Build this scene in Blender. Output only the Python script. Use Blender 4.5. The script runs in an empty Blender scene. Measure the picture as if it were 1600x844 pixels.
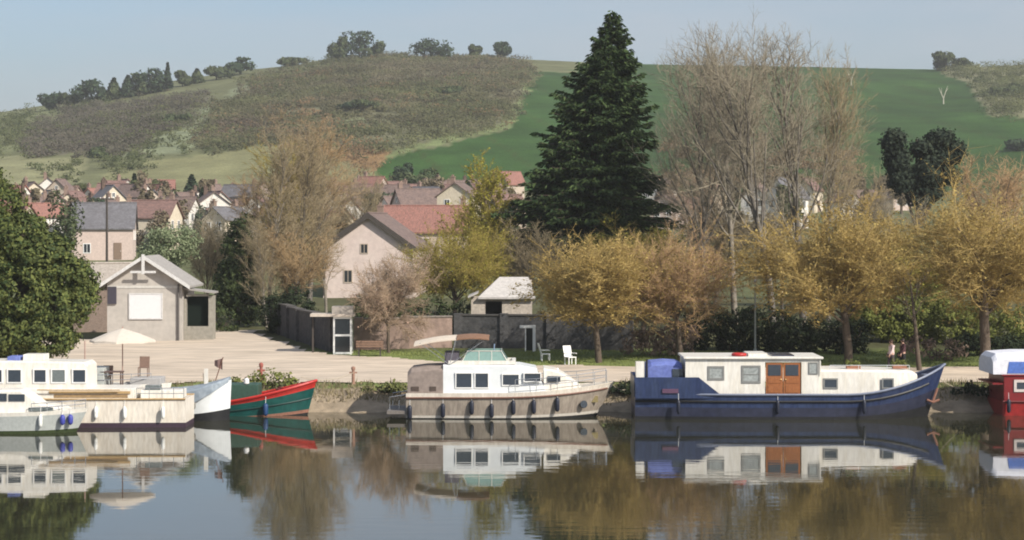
import bpy, math, random
import numpy as np
from mathutils import Vector, Matrix

# ------------------------------------------------------------------ camera, sky, sun, exposure
scene = bpy.context.scene
C = scene.collection
FPX, CAMH, HOR = 3200.0, 9.4, 350.0          # focal length in photo pixels, eye height above the river, horizon row
cam_d = bpy.data.cameras.new('camera')
cam_d.sensor_width = 36.0
cam_d.lens = 36.0 * FPX / 1600.0
cam_d.shift_y = -(422.0 - HOR) / 1600.0
cam_d.clip_start = 0.5
cam_d.clip_end = 6000.0
cam = bpy.data.objects.new('camera', cam_d)
C.objects.link(cam)
cam.location = (0, 0, CAMH)
cam.rotation_euler = (math.radians(90), 0, 0)
scene.camera = cam

SUN_DIR = Vector((0.66, -0.60, 0.66)).normalized()      # towards the sun: behind and to the right of the viewer
SUN_EL = math.asin(SUN_DIR.z)
SUN_AZ = math.atan2(SUN_DIR.x, SUN_DIR.y)
world = bpy.data.worlds.new('World')
scene.world = world
world.use_nodes = True
wn, wl = world.node_tree.nodes, world.node_tree.links
bg = wn['Background']
sky = wn.new('ShaderNodeTexSky')
sky.sky_type = 'NISHITA'
sky.sun_disc = False
sky.sun_elevation = SUN_EL
sky.sun_rotation = SUN_AZ
sky.air_density = 1.0
sky.dust_density = 2.2
sky.ozone_density = 4.5
wtc = wn.new('ShaderNodeTexCoord'); wmp = wn.new('ShaderNodeMapping'); wmp.inputs['Scale'].default_value = (3.0, 3.0, 14.0)
wno = wn.new('ShaderNodeTexNoise'); wno.inputs['Scale'].default_value = 1.6; wno.inputs['Detail'].default_value = 5; wno.inputs['Roughness'].default_value = .55
wmr = wn.new('ShaderNodeMapRange'); wmr.inputs[1].default_value = .35; wmr.inputs[2].default_value = .72; wmr.inputs[3].default_value = .2; wmr.inputs[4].default_value = .7
wmx = wn.new('ShaderNodeMix'); wmx.data_type = 'RGBA'; wmx.inputs[7].default_value = (3.75, 4.0, 4.45, 1)      # thin veils of high cloud
wl.new(wtc.outputs['Generated'], wmp.inputs[0]); wl.new(wmp.outputs[0], wno.inputs['Vector']); wl.new(wno.outputs[0], wmr.inputs[0])
wl.new(wmr.outputs[0], wmx.inputs[0]); wl.new(sky.outputs[0], wmx.inputs[6]); wl.new(wmx.outputs[2], bg.inputs[0])
bg.inputs[1].default_value = 0.104
sun_d = bpy.data.lights.new('sun', 'SUN')
sun_d.energy = 4.2
sun_d.angle = math.radians(0.55)
sun_d.color = (1.0, 0.94, 0.84)
sun = bpy.data.objects.new('sun', sun_d)
C.objects.link(sun)
sun.location = (200, -100, 300)
sun.rotation_euler = SUN_DIR.to_track_quat('Z', 'Y').to_euler()
scene.view_settings.view_transform = 'Standard'
scene.view_settings.look = 'None'
scene.view_settings.gamma = 1.0
scene.view_settings.use_curve_mapping = False
scene.view_settings.exposure = 0.5
scene.render.engine = 'CYCLES'
scene.cycles.use_denoising = True
scene.cycles.max_bounces = 6
scene.cycles.transparent_max_bounces = 6
scene.cycles.volume_bounces = 0
scene.cycles.filter_width = 1.9
HAZE = 0.00022

# ------------------------------------------------------------------ helpers
def P(px, py, Y):
    return Vector(((px - 800.0) * Y / FPX, Y, CAMH - (py - HOR) * Y / FPX))

def px_of(x, y): return 800.0 + FPX * x / y
def smooth(a, b, v):
    t = min(1.0, max(0.0, (v - a) / (b - a)))
    return t * t * (3 - 2 * t)

MATS = {}
def M(name, col=(.5, .5, .5), rough=.7, var=.12, scale=3.0, col2=None, island=False, bump=0.0, bscale=30.0,
      metal=0.0, trans=0.0, spec=.4, stretch=(1, 1, 1)):
    if name in MATS: return MATS[name]
    m = bpy.data.materials.new(name); m.use_nodes = True
    n, l = m.node_tree.nodes, m.node_tree.links
    b = n['Principled BSDF']
    b.inputs['Roughness'].default_value = rough
    b.inputs['Metallic'].default_value = metal
    b.inputs['Specular IOR Level'].default_value = spec
    tc = n.new('ShaderNodeTexCoord'); mp = n.new('ShaderNodeMapping')
    mp.inputs['Scale'].default_value = stretch
    l.new(tc.outputs['Object'], mp.inputs[0])
    ns = n.new('ShaderNodeTexNoise'); ns.inputs['Scale'].default_value = scale; ns.inputs['Detail'].default_value = 6
    ns.inputs['Roughness'].default_value = .65
    l.new(mp.outputs[0], ns.inputs['Vector'])
    a = col; c = col2 if col2 else col
    mx = n.new('ShaderNodeMix'); mx.data_type = 'RGBA'
    mx.inputs[6].default_value = (*a, 1); mx.inputs[7].default_value = (*c, 1)
    if island:
        g = n.new('ShaderNodeNewGeometry'); l.new(g.outputs['Random Per Island'], mx.inputs[0])
    else:
        r = n.new('ShaderNodeMapRange'); r.inputs[1].default_value = .35; r.inputs[2].default_value = .65
        l.new(ns.outputs[0], r.inputs[0]); l.new(r.outputs[0], mx.inputs[0])
    hv = n.new('ShaderNodeHueSaturation')
    r2 = n.new('ShaderNodeMapRange'); r2.inputs[1].default_value = .3; r2.inputs[2].default_value = .7
    r2.inputs[3].default_value = 1 - var; r2.inputs[4].default_value = 1 + var
    ns2 = n.new('ShaderNodeTexNoise'); ns2.inputs['Scale'].default_value = scale * 2.7; ns2.inputs['Detail'].default_value = 4
    l.new(mp.outputs[0], ns2.inputs['Vector']); l.new(ns2.outputs[0], r2.inputs[0]); l.new(r2.outputs[0], hv.inputs['Value'])
    l.new(mx.outputs[2], hv.inputs['Color']); l.new(hv.outputs[0], b.inputs['Base Color'])
    if bump:
        nb = n.new('ShaderNodeTexNoise'); nb.inputs['Scale'].default_value = bscale; nb.inputs['Detail'].default_value = 5
        l.new(mp.outputs[0], nb.inputs['Vector'])
        bp = n.new('ShaderNodeBump'); bp.inputs['Strength'].default_value = 1; bp.inputs['Distance'].default_value = bump
        l.new(nb.outputs[0], bp.inputs['Height']); l.new(bp.outputs[0], b.inputs['Normal'])
    if trans:
        t = n.new('ShaderNodeBsdfTranslucent'); l.new(hv.outputs[0], t.inputs[0])
        ms = n.new('ShaderNodeMixShader'); ms.inputs[0].default_value = trans
        l.new(b.outputs[0], ms.inputs[1]); l.new(t.outputs[0], ms.inputs[2]); l.new(ms.outputs[0], n['Material Output'].inputs[0])
    MATS[name] = m
    return m

def tag(o, label=None, cat=None, group=None, kind=None):
    if label: o['label'] = label
    if cat: o['category'] = cat
    if group: o['group'] = group
    if kind: o['kind'] = kind
    return o

def empty(name, loc=(0, 0, 0), rz=0.0):
    o = bpy.data.objects.new(name, None); C.objects.link(o)
    o.location = loc; o.rotation_euler = (0, 0, rz); o.empty_display_size = .2
    return o

def link(name, me, parent=None, mat=None):
    if mat and not me.materials: me.materials.append(mat)
    o = bpy.data.objects.new(name, me); C.objects.link(o)
    if parent: o.parent = parent
    return o

def np_mesh(name, verts, faces):
    """verts (n,3); faces: an (m,k) array of one polygon size"""
    me = bpy.data.meshes.new(name)
    verts = np.asarray(verts, dtype=np.float32); faces = np.asarray(faces, dtype=np.int32)
    m, k = faces.shape
    me.vertices.add(len(verts)); me.vertices.foreach_set('co', verts.ravel())
    me.loops.add(m * k); me.loops.foreach_set('vertex_index', faces.ravel())
    me.polygons.add(m)
    me.polygons.foreach_set('loop_start', np.arange(0, m * k, k, dtype=np.int32))
    me.polygons.foreach_set('loop_total', np.full(m, k, dtype=np.int32))
    me.update(calc_edges=True)
    return me

class MB:
    def __init__(s): s.v, s.f = [], []
    def add(s, vs, fs):
        o = len(s.v); s.v += [tuple(v) for v in vs]; s.f += [tuple(i + o for i in f) for f in fs]; return s
    def box(s, x0, x1, y0, y1, z0, z1, mat=None):
        vs = [(x, y, z) for z in (z0, z1) for x, y in ((x0, y0), (x1, y0), (x1, y1), (x0, y1))]
        if mat: vs = [mat @ Vector(v) for v in vs]
        return s.add(vs, [(3, 2, 1, 0), (4, 5, 6, 7), (0, 1, 5, 4), (1, 2, 6, 5), (2, 3, 7, 6), (3, 0, 4, 7)])
    def prism(s, pts, y0, y1):
        """polygon in x,z swept along y"""
        n = len(pts)
        vs = [(x, y0, z) for x, z in pts] + [(x, y1, z) for x, z in pts]
        fs = [tuple(range(n)), tuple(range(2 * n - 1, n - 1, -1))] + [((i + 1) % n, i, i + n, (i + 1) % n + n) for i in range(n)]
        return s.add(vs, fs)
    def slab(s, pts, d):
        """planar polygon (3D points) given thickness along vector d"""
        n = len(pts); d = Vector(d)
        vs = [Vector(p) for p in pts] + [Vector(p) + d for p in pts]
        fs = [tuple(range(n)), tuple(range(2 * n - 1, n - 1, -1))] + [((i + 1) % n, i, i + n, (i + 1) % n + n) for i in range(n)]
        return s.add(vs, fs)
    def tube(s, pts, rs, k=6):
        pts = [Vector(p) for p in pts]
        if not hasattr(rs, '__len__'): rs = [rs] * len(pts)
        vs, fs = [], []
        for i, p in enumerate(pts):
            d = (pts[min(i + 1, len(pts) - 1)] - pts[max(i - 1, 0)]).normalized()
            a = d.cross(Vector((0, 0, 1)) if abs(d.z) < .9 else Vector((1, 0, 0))).normalized(); b = d.cross(a)
            for j in range(k):
                t = 2 * math.pi * j / k; vs.append(p + (a * math.cos(t) + b * math.sin(t)) * rs[i])
        for i in range(len(pts) - 1):
            for j in range(k): fs.append((i * k + j, i * k + (j + 1) % k, (i + 1) * k + (j + 1) % k, (i + 1) * k + j))
        fs.append(tuple(range(k))[::-1]); fs.append(tuple(range((len(pts) - 1) * k, len(pts) * k)))
        return s.add(vs, fs)
    def lathe(s, prof, c=(0, 0, 0), k=12, wob=0):
        vs, fs = [], []
        for r, z in prof:
            for j in range(k):
                t = 2 * math.pi * j / k; rr = r * (1 + wob * math.cos(t * k / 2)); vs.append((c[0] + rr * math.cos(t), c[1] + rr * math.sin(t), c[2] + z))
        n = len(prof)
        for i in range(n - 1):
            for j in range(k): fs.append((i * k + j, i * k + (j + 1) % k, (i + 1) * k + (j + 1) % k, (i + 1) * k + j))
        fs.append(tuple(range(k))[::-1]); fs.append(tuple(range((n - 1) * k, n * k)))
        return s.add(vs, fs)
    def loft(s, rings, closed=True, caps=True):
        k = len(rings[0]); vs = [p for r in rings for p in r]; fs = []
        for i in range(len(rings) - 1):
            for j in range(k if closed else k - 1): fs.append((i * k + j, i * k + (j + 1) % k, (i + 1) * k + (j + 1) % k, (i + 1) * k + j))
        if caps and closed: fs.append(tuple(range(k))[::-1]); fs.append(tuple(range((len(rings) - 1) * k, len(rings) * k)))
        return s.add(vs, fs)
    def build(s, name, mat, parent=None, sm=False, bevel=0.0):
        me = bpy.data.meshes.new(name); me.from_pydata(s.v, [], s.f); me.materials.append(mat)
        if sm: me.polygons.foreach_set('use_smooth', [True] * len(me.polygons))
        o = link(name, me, parent)
        if bevel:
            b = o.modifiers.new('bevel', 'BEVEL'); b.width = bevel; b.segments = 2; b.limit_method = 'ANGLE'
        return o

def copy_tree(o, parent=None):
    c = o.copy(); C.objects.link(c); c.parent = parent
    for ch in [x for x in o.children]: copy_tree(ch, c)
    return c

# ------------------------------------------------------------------ terrain
RIDGE_PX = [-900, -200, 0, 70, 130, 260, 380, 460, 520, 600, 700, 800, 900, 1020, 1330, 1460, 1600, 2000, 2600]
RIDGE_PY = [235, 200, 176, 165, 155, 128, 110, 102, 90, 86, 88, 92, 97, 101, 106, 108, 101, 110, 150]
PROF_Y = [60, 100.6, 101.6, 103.2, 104.6, 106.0, 130, 160, 200, 260, 330, 400, 500]
PROF_Z = [-1.6, -1.2, -.25, .35, .85, 1.1, 1.95, 2.1, 2.2, 4.8, 8.5, 12.7, 20.0]
def hash_noise(x, y):
    return (np.sin(x * .021 + 1.3 + 1.7 * np.sin(y * .013)) * .5 + np.sin(x * .057 - y * .043 + 2.1) * .3 + np.sin(y * .083 + x * .031) * .2)
def terr_z(x, y):
    x = np.asarray(x, float); y = np.asarray(y, float)
    px = 800 + FPX * x / np.maximum(y, 1)
    # the foot of the slope: nearer on the left, farther back on the right
    base = np.interp(y, PROF_Y, PROF_Z)
    zr = CAMH + (HOR - np.interp(px, RIDGE_PX, RIDGE_PY)) * 900 / FPX
    t = np.clip((y - 500) / 400, 0, 1)
    t = t * (1.16 - .16 * t)
    hill = 20 + (zr - 20) * t
    hill = np.where(y > 900, zr - (y - 900) * .06, hill)
    z = np.where(y > 500, hill, base)
    amp = np.clip((y - 200) / 300, 0, 1) * np.clip((1500 - y) / 300, 0, 1) * np.where(y > 820, np.clip((920 - y) / 100, .1, 1), 1)
    z = z + hash_noise(x, y) * 1.1 * amp
    z = z + (np.sin(x * .9 + 2 * np.sin(y * .7)) * .03) * np.clip((y - 103) / 4, 0, 1)
    z = z + np.where((y > 100.5) & (y < 106.2), .10 * np.sin(x * .8 + 1.7) + .06 * np.sin(x * 2.3), 0)
    return z
def tz(x, y): return float(terr_z(x, y))

def in_poly(px, py, poly):
    px = np.asarray(px, float); py = np.asarray(py, float)
    r = np.zeros(px.shape, bool); n = len(poly)
    for i in range(n):
        x0, y0 = poly[i]; x1, y1 = poly[(i + 1) % n]
        c = ((y0 > py) != (y1 > py)) & (px < (x1 - x0) * (py - y0) / ((y1 - y0) if y1 != y0 else 1e-9) + x0)
        r ^= c
    return r

WOOD_BROWN = [(300, 232), (345, 172), (420, 127), (520, 100), (640, 92), (830, 98), (818, 140), (790, 190), (700, 205), (640, 228), (540, 232), (430, 222)]
WOOD_LEFT = [(28, 240), (70, 195), (150, 170), (230, 165), (330, 148), (300, 178), (240, 212), (215, 238)]
WOOD_RIGHT = [(1462, 100), (1610, 96), (1610, 182), (1545, 180), (1515, 130), (1475, 118)]
FIELDS = [  # fields as they lie on the slope: outline in bearing and elevation, and what grows there
    ([(560, 262), (700, 226), (790, 204), (838, 112), (905, 112), (905, 300), (600, 300)], (.031, .070, .015)),
    ([(905, 100), (1462, 100), (1515, 130), (1545, 182), (1640, 186), (1640, 300), (905, 300)], (.032, .070, .016)),
    ([(590, 255), (700, 222), (800, 200), (838, 115), (818, 112), (775, 196), (690, 212), (580, 248)], (.17, .20, .085)),
    ([(-60, 246), (135, 243), (125, 290), (-60, 290)], (.22, .215, .115)),
    ([(170, 262), (420, 228), (600, 238), (590, 285), (400, 300), (150, 300)], (.185, .18, .09)),
    ([(190, 245), (372, 138), (400, 136), (285, 238)], (.20, .22, .13)),
    ([(-60, 180), (80, 168), (120, 190), (40, 235), (-60, 240)], (.17, .18, .09)),
    ([(410, 190), (470, 175), (520, 200), (610, 235), (590, 268), (520, 245), (440, 230)], (.24, .15, .07)),
    (WOOD_BROWN, (.15, .145, .085)), (WOOD_LEFT, (.145, .135, .09)), (WOOD_RIGHT, (.18, .175, .10)),
    ([(430, 150), (640, 128), (800, 122), (800, 130), (640, 138), (440, 160)], (.16, .18, .09)), ([(350, 205), (520, 180), (640, 190), (640, 198), (520, 190), (360, 214)], (.16, .175, .09)),
]
def make_terrain():
    us = np.unique(np.concatenate([np.linspace(-.62, -.27, 30), np.linspace(-.27, .27, 220), np.linspace(.27, .62, 30)]))
    ys = np.concatenate([np.linspace(60, 100, 5), np.arange(100.4, 108, .4), np.arange(108, 200, 3), np.arange(200, 500, 5), np.arange(500, 910, 5), np.linspace(915, 1400, 30)])
    U, Y = np.meshgrid(us, ys); X = U * Y
    Z = terr_z(X, Y)
    nx, ny = len(us), len(ys)
    idx = np.arange(nx * ny).reshape(ny, nx)
    f = np.stack([idx[:-1, :-1], idx[:-1, 1:], idx[1:, 1:], idx[1:, :-1]], -1).reshape(-1, 4)
    me = np_mesh('terrain', np.stack([X, Y, Z], -1).reshape(-1, 3), f)
    px = 800 + FPX * U; py = HOR + (CAMH - Z) * FPX / Y
    jit = 7 * hash_noise(X * 9, Y * 7)
    col = np.zeros((ny, nx, 4)); col[..., 3] = 1
    col[..., :3] = (.135, .14, .07)
    near = Y < 200
    col[near, :3] = (.15, .18, .06)
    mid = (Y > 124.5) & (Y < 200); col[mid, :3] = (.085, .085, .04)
    vill = (Y >= 200) & (Y < 430); col[vill, :3] = (.11, .12, .055)
    far = Y >= 430
    for poly, c in FIELDS:
        w = in_poly(px + jit, py + jit * .5, poly) & far
        col[w, :3] = c
    em = far & (col[..., 1] > 2 * col[..., 0])          # winter wheat: drilled bands, thin patches, tramlines
    band = 1 + .10 * np.sin(X * .22 + Y * .05) * np.sin(Y * .021 + 1) + .16 * hash_noise(X * 1.3, Y * 1.1)
    tram = (np.abs(((X * .96 + Y * .22) % 24) - 12) > 11.3)
    for ch, k in ((0, 1.25), (1, .9), (2, 1.0)): col[..., ch] = np.where(em, col[..., ch] * band * np.where(tram, k * .9, 1), col[..., ch])
    bank = (Y < 105.0) & (Y > 95)
    col[bank, :3] = (.27, .215, .15)
    me.polygons.foreach_set('use_smooth', [True] * len(me.polygons))
    at = me.color_attributes.new('ground', 'FLOAT_COLOR', 'POINT')
    at.data.foreach_set('color', col.reshape(-1).astype(np.float32))
    m = bpy.data.materials.new('terrain'); m.use_nodes = True
    n, l = m.node_tree.nodes, m.node_tree.links; b = n['Principled BSDF']
    b.inputs['Roughness'].default_value = .95; b.inputs['Specular IOR Level'].default_value = .1
    a = n.new('ShaderNodeAttribute'); a.attribute_name = 'ground'
    g = n.new('ShaderNodeNewGeometry')
    n1 = n.new('ShaderNodeTexNoise'); n1.inputs['Scale'].default_value = .06; n1.inputs['Detail'].default_value = 9; n1.inputs['Roughness'].default_value = .7
    l.new(g.outputs['Position'], n1.inputs['Vector'])
    r = n.new('ShaderNodeMapRange'); r.inputs[1].default_value = .3; r.inputs[2].default_value = .7; r.inputs[3].default_value = .66; r.inputs[4].default_value = 1.34
    l.new(n1.outputs[0], r.inputs[0])
    n2 = n.new('ShaderNodeTexNoise'); n2.inputs['Scale'].default_value = 1.7; n2.inputs['Detail'].default_value = 6
    l.new(g.outputs['Position'], n2.inputs['Vector'])
    r2 = n.new('ShaderNodeMapRange'); r2.inputs[1].default_value = .3; r2.inputs[2].default_value = .7; r2.inputs[3].default_value = .75; r2.inputs[4].default_value = 1.25
    l.new(n2.outputs[0], r2.inputs[0])
    mu = n.new('ShaderNodeMath'); mu.operation = 'MULTIPLY'; l.new(r.outputs[0], mu.inputs[0]); l.new(r2.outputs[0], mu.inputs[1])
    hv = n.new('ShaderNodeHueSaturation'); l.new(a.outputs['Color'], hv.inputs['Color']); l.new(mu.outputs[0], hv.inputs['Value'])
    l.new(hv.outputs[0], b.inputs['Base Color'])
    bp = n.new('ShaderNodeBump'); bp.inputs['Distance'].default_value = .12; l.new(n2.outputs[0], bp.inputs['Height']); l.new(bp.outputs[0], b.inputs['Normal'])
    me.materials.append(m)
    tag(link('terrain', me), kind='structure')
make_terrain()

def ground_sheet(name, poly_px, mat, lift, y0, y1, step=.5):
    """a thin surface laid over the ground inside an outline in plan"""
    xs = [p[0] for p in poly_px]; X0, X1 = min(xs), max(xs)
    gx = np.arange(X0, X1 + step, step); gy = np.arange(y0, y1 + step, step)
    X, Y = np.meshgrid(gx, gy)
    wob = .35 * np.sin(X * .9 + Y * .4) + .2 * np.sin(X * 2.1 - Y)
    ins = in_poly(X + wob, Y + .5 * wob, poly_px)
    idx = np.arange(X.size).reshape(X.shape)
    k = ins[:-1, :-1] & ins[1:, 1:] & ins[1:, :-1] & ins[:-1, 1:]
    f = np.stack([idx[:-1, :-1][k], idx[:-1, 1:][k], idx[1:, 1:][k], idx[1:, :-1][k]], -1)
    me = np_mesh(name, np.stack([X, Y, terr_z(X, Y) + lift], -1).reshape(-1, 3), f)
    me.polygons.foreach_set('use_smooth', [True] * len(me.polygons))
    return tag(link(name, me, None, mat), kind='structure')

GRAVEL = M('gravel', (.57, .47, .365), .95, .18, .5, col2=(.46, .38, .295), bump=.03, bscale=14, stretch=(.35, 1.4, 1))
# the quay track widening into the yard in front of the hut
yard = [(-90, 105.9), (-6, 106.2), (0, 106.4), (60, 106.4), (60, 113.5), (10, 114.5), (0, 115.5), (-5, 117.5), (-8.5, 120.5), (-11.5, 123), (-14.5, 131), (-17.5, 142), (-24, 142), (-26, 134), (-30, 130), (-60, 126), (-90, 122)]
ground_sheet('gravel_road', yard, GRAVEL, .05, 105.5, 143, .5)

# ------------------------------------------------------------------ water
def make_water():
    m = bpy.data.materials.new('river_water'); m.use_nodes = True
    n, l = m.node_tree.nodes, m.node_tree.links; b = n['Principled BSDF']
    b.inputs['Base Color'].default_value = (.030, .030, .018, 1)
    b.inputs['Roughness'].default_value = .025; b.inputs['IOR'].default_value = 1.6
    g = n.new('ShaderNodeNewGeometry')
    mp = n.new('ShaderNodeMapping'); mp.inputs['Scale'].default_value = (.30, 1.0, 1); l.new(g.outputs['Position'], mp.inputs[0])
    a = n.new('ShaderNodeTexNoise'); a.inputs['Scale'].default_value = 1.5; a.inputs['Detail'].default_value = 3; l.new(mp.outputs[0], a.inputs['Vector'])
    c = n.new('ShaderNodeTexNoise'); c.inputs['Scale'].default_value = .12; c.inputs['Detail'].default_value = 2; l.new(mp.outputs[0], c.inputs['Vector'])
    r = n.new('ShaderNodeMapRange'); r.inputs[1].default_value = .42; r.inputs[2].default_value = .62; r.inputs[3].default_value = .25; r.inputs[4].default_value = 1.0
    l.new(c.outputs[0], r.inputs[0])
    mu = n.new('ShaderNodeMath'); mu.operation = 'MULTIPLY'; l.new(a.outputs[0], mu.inputs[0]); l.new(r.outputs[0], mu.inputs[1])
    bp = n.new('ShaderNodeBump'); bp.inputs['Strength'].default_value = 1; bp.inputs['Distance'].default_value = .0055
    l.new(mu.outputs[0], bp.inputs['Height']); l.new(bp.outputs[0], b.inputs['Normal'])
    o = MB().add([(-420, -60, 0), (420, -60, 0), (420, 103.4, 0), (-420, 103.4, 0)], [(0, 1, 2, 3)]).build('water', m)
    tag(o, kind='structure')
make_water()

# ------------------------------------------------------------------ vegetation kit
def frustums(segs, k=3):
    """segs: (n,8) p0 p1 r0 r1 -> tapered k-sided prisms, in one mesh"""
    s = np.asarray(segs, float); p0, p1 = s[:, :3], s[:, 3:6]
    d = p1 - p0; d /= np.maximum(np.linalg.norm(d, axis=1, keepdims=True), 1e-6)
    ref = np.where(np.abs(d[:, 2:3]) < .9, np.array([[0, 0, 1.]]), np.array([[1., 0, 0]]))
    a = np.cross(d, ref); a /= np.maximum(np.linalg.norm(a, axis=1, keepdims=True), 1e-6); b = np.cross(d, a)
    vs = []
    for p, r in ((p0, s[:, 6:7]), (p1, s[:, 7:8])):
        for j in range(k):
            t = 2 * math.pi * j / k
            vs.append(p + (a * math.cos(t) + b * math.sin(t)) * r)
    V = np.stack(vs, 1).reshape(-1, 3)
    base = (np.arange(len(s)) * 2 * k)[:, None]
    F = np.concatenate([base + np.array([[j, (j + 1) % k, k + (j + 1) % k, k + j]]) for j in range(k)], 0)
    return V, F

def cones(segs):
    """thin twig ends: three-sided spikes"""
    s = np.asarray(segs, float); V, _ = frustums(s, 3); V = V.reshape(-1, 6, 3)[:, :3]; V = np.concatenate([V, s[:, None, 3:6]], 1).reshape(-1, 3)
    base = (np.arange(len(s)) * 4)[:, None]
    return V, np.concatenate([base + np.array([[j, (j + 1) % 3, 3]]) for j in range(3)], 0)

def leaves(cen, rng, size, aspect=1.6, nrm=None, flat=0.0, droop=0.0, tri=False):
    """one small quad per centre, random orientation"""
    n = len(cen); d = rng.normal(size=(n, 3)); d[:, 2] *= (1 - flat); d[:, 2] -= droop
    if nrm is not None:                     # blades lie roughly along the skin of their clump
        q = nrm / np.maximum(np.linalg.norm(nrm, axis=1, keepdims=True), 1e-6) + rng.normal(size=(n, 3)) * .45
        q /= np.maximum(np.linalg.norm(q, axis=1, keepdims=True), 1e-6); d = np.cross(q, d)
    d /= np.maximum(np.linalg.norm(d, axis=1, keepdims=True), 1e-6)
    e = np.cross(q, d) if nrm is not None else np.cross(d, rng.normal(size=(n, 3))); e /= np.maximum(np.linalg.norm(e, axis=1, keepdims=True), 1e-6)
    sz = size * rng.uniform(.6, 1.35, (n, 1)); a = d * sz * aspect * .5; b = e * sz * .5
    if tri: return np.stack([cen - a, cen + b * 1.1 + a * .3, cen - b * 1.1 + a * .3], 1).reshape(-1, 3), np.arange(n * 3).reshape(-1, 3)
    V = np.stack([cen - a, cen + b * .9 - a * .1, cen + a, cen - b * .9 - a * .1], 1).reshape(-1, 3)
    F = np.arange(n * 4).reshape(-1, 4)
    return V, F

def grow(rng, out, p, d, length, r, lvl, par):
    """recursive limb: out[lvl] collects segments"""
    q = par[lvl]; ns = q.get('seg', 4); step = length / ns; pts = [p]; dirs = [d]; rr = r
    tip = q.get('tip', .35)
    for i in range(ns):
        j = q.get('wob', .12)
        d = Vector((d.x + rng.gauss(0, j), d.y + rng.gauss(0, j), d.z + rng.gauss(0, j * .6) + q.get('up', .0))).normalized()
        p2 = p + d * step
        r2 = r * (1 - (1 - tip) * (i + 1) / ns)
        out[lvl].append((*p, *p2, rr, r2)); p, rr = p2, r2
        pts.append(p); dirs.append(d)
    if lvl + 1 >= len(par): return
    nx = par[lvl + 1]
    for c in range(nx['n']):
        t = nx.get('from', .25) + (1 - nx.get('from', .25)) * (c + rng.random()) / nx['n']
        f = min(t * ns, ns - 1e-3); i = int(f); q0 = pts[i].lerp(pts[i + 1], f - i); dd = dirs[i + 1]
        ang = math.radians(rng.gauss(nx['ang'], nx.get('angv', 9))); az = c * 2.4 + rng.uniform(-.6, .6)
        a = dd.cross(Vector((.13, .21, 1)) if abs(dd.z) < .95 else Vector((1, .1, 0))).normalized(); b = dd.cross(a)
        nd = dd * math.cos(ang) + (a * math.cos(az) + b * math.sin(az)) * math.sin(ang)
        sh = nx.get('shape', 0.0)
        ln = length * nx['len'] * rng.uniform(.7, 1.2) * (1 - sh * t)
        grow(rng, out, q0, nd.normalized(), ln, max(r * nx['r'] * (1 - .5 * t), nx.get('rmin', .008)), lvl + 1, par)

def bare_tree(name, label, px, Y, base_z=None, seed=1, H=12, r=.2, par=None, wood=None, twig=None, split=2, group=None, cat='tree', buds=None, nbud=0, bsize=.1, lean=(0, 0)):
    x = (px - 800) * Y / FPX; z = tz(x, Y) if base_z is None else base_z
    root = empty(name, (x, Y, z - .05)); tag(root, label, cat, group)
    rng = random.Random(seed); out = [[] for _ in par]
    grow(rng, out, Vector((0, 0, 0)), Vector((lean[0], lean[1], 1)).normalized(), H * par[0].get('hfrac', .9), r, 0, par)
    w = [s for l in out[:split] for s in l]; t = [s for l in out[split:] for s in l]
    V, F = frustums(w, 5); link('trunk', np_mesh('trunk', V, F), root, wood)
    V, F = frustums([s_ for l in out[split:-1] for s_ in l], 3); F = np.concatenate([F[:, [0, 1, 2]], F[:, [0, 2, 3]]]); V2, F2 = cones(out[-1])
    cr = link('crown', np_mesh('crown', np.concatenate([V, V2]), np.concatenate([F, F2 + len(V)])), root, twig)
    if buds and nbud:
        nr = np.random.default_rng(seed); T = np.array(t); T = T[np.linalg.norm(T[:, :3] - T[:, 3:6], axis=1) > 0]
        k = nr.integers(0, len(T), nbud); u = nr.random((nbud, 1))
        cen = T[k, :3] * (1 - u) + T[k, 3:6] * u + nr.normal(size=(nbud, 3)) * .05
        V, F = leaves(cen, nr, bsize * 1.25, 1.6, tri=True); tag(link('foliage', np_mesh('foliage', V, F), cr, buds), kind='stuff')
    return root

def clump_points(rng, blobs, per, shell=.75):
    """points spread through several ellipsoid lobes, denser towards their skins"""
    out = []
    for (cx, cy, cz, rx, ry, rz) in blobs:
        n = max(3, int(per * (rx * ry * rz) ** (2 / 3)))
        d = rng.normal(size=(n, 3)); d /= np.linalg.norm(d, axis=1, keepdims=True)
        rad = rng.uniform(0, 1, (n, 1)) ** (1 / 3) * (1 - shell) + shell * rng.uniform(.72, 1.06, (n, 1))
        out.append(d * rad * np.array([[rx, ry, rz]]) + np.array([[cx, cy, cz]]))
    return np.concatenate(out)

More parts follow.
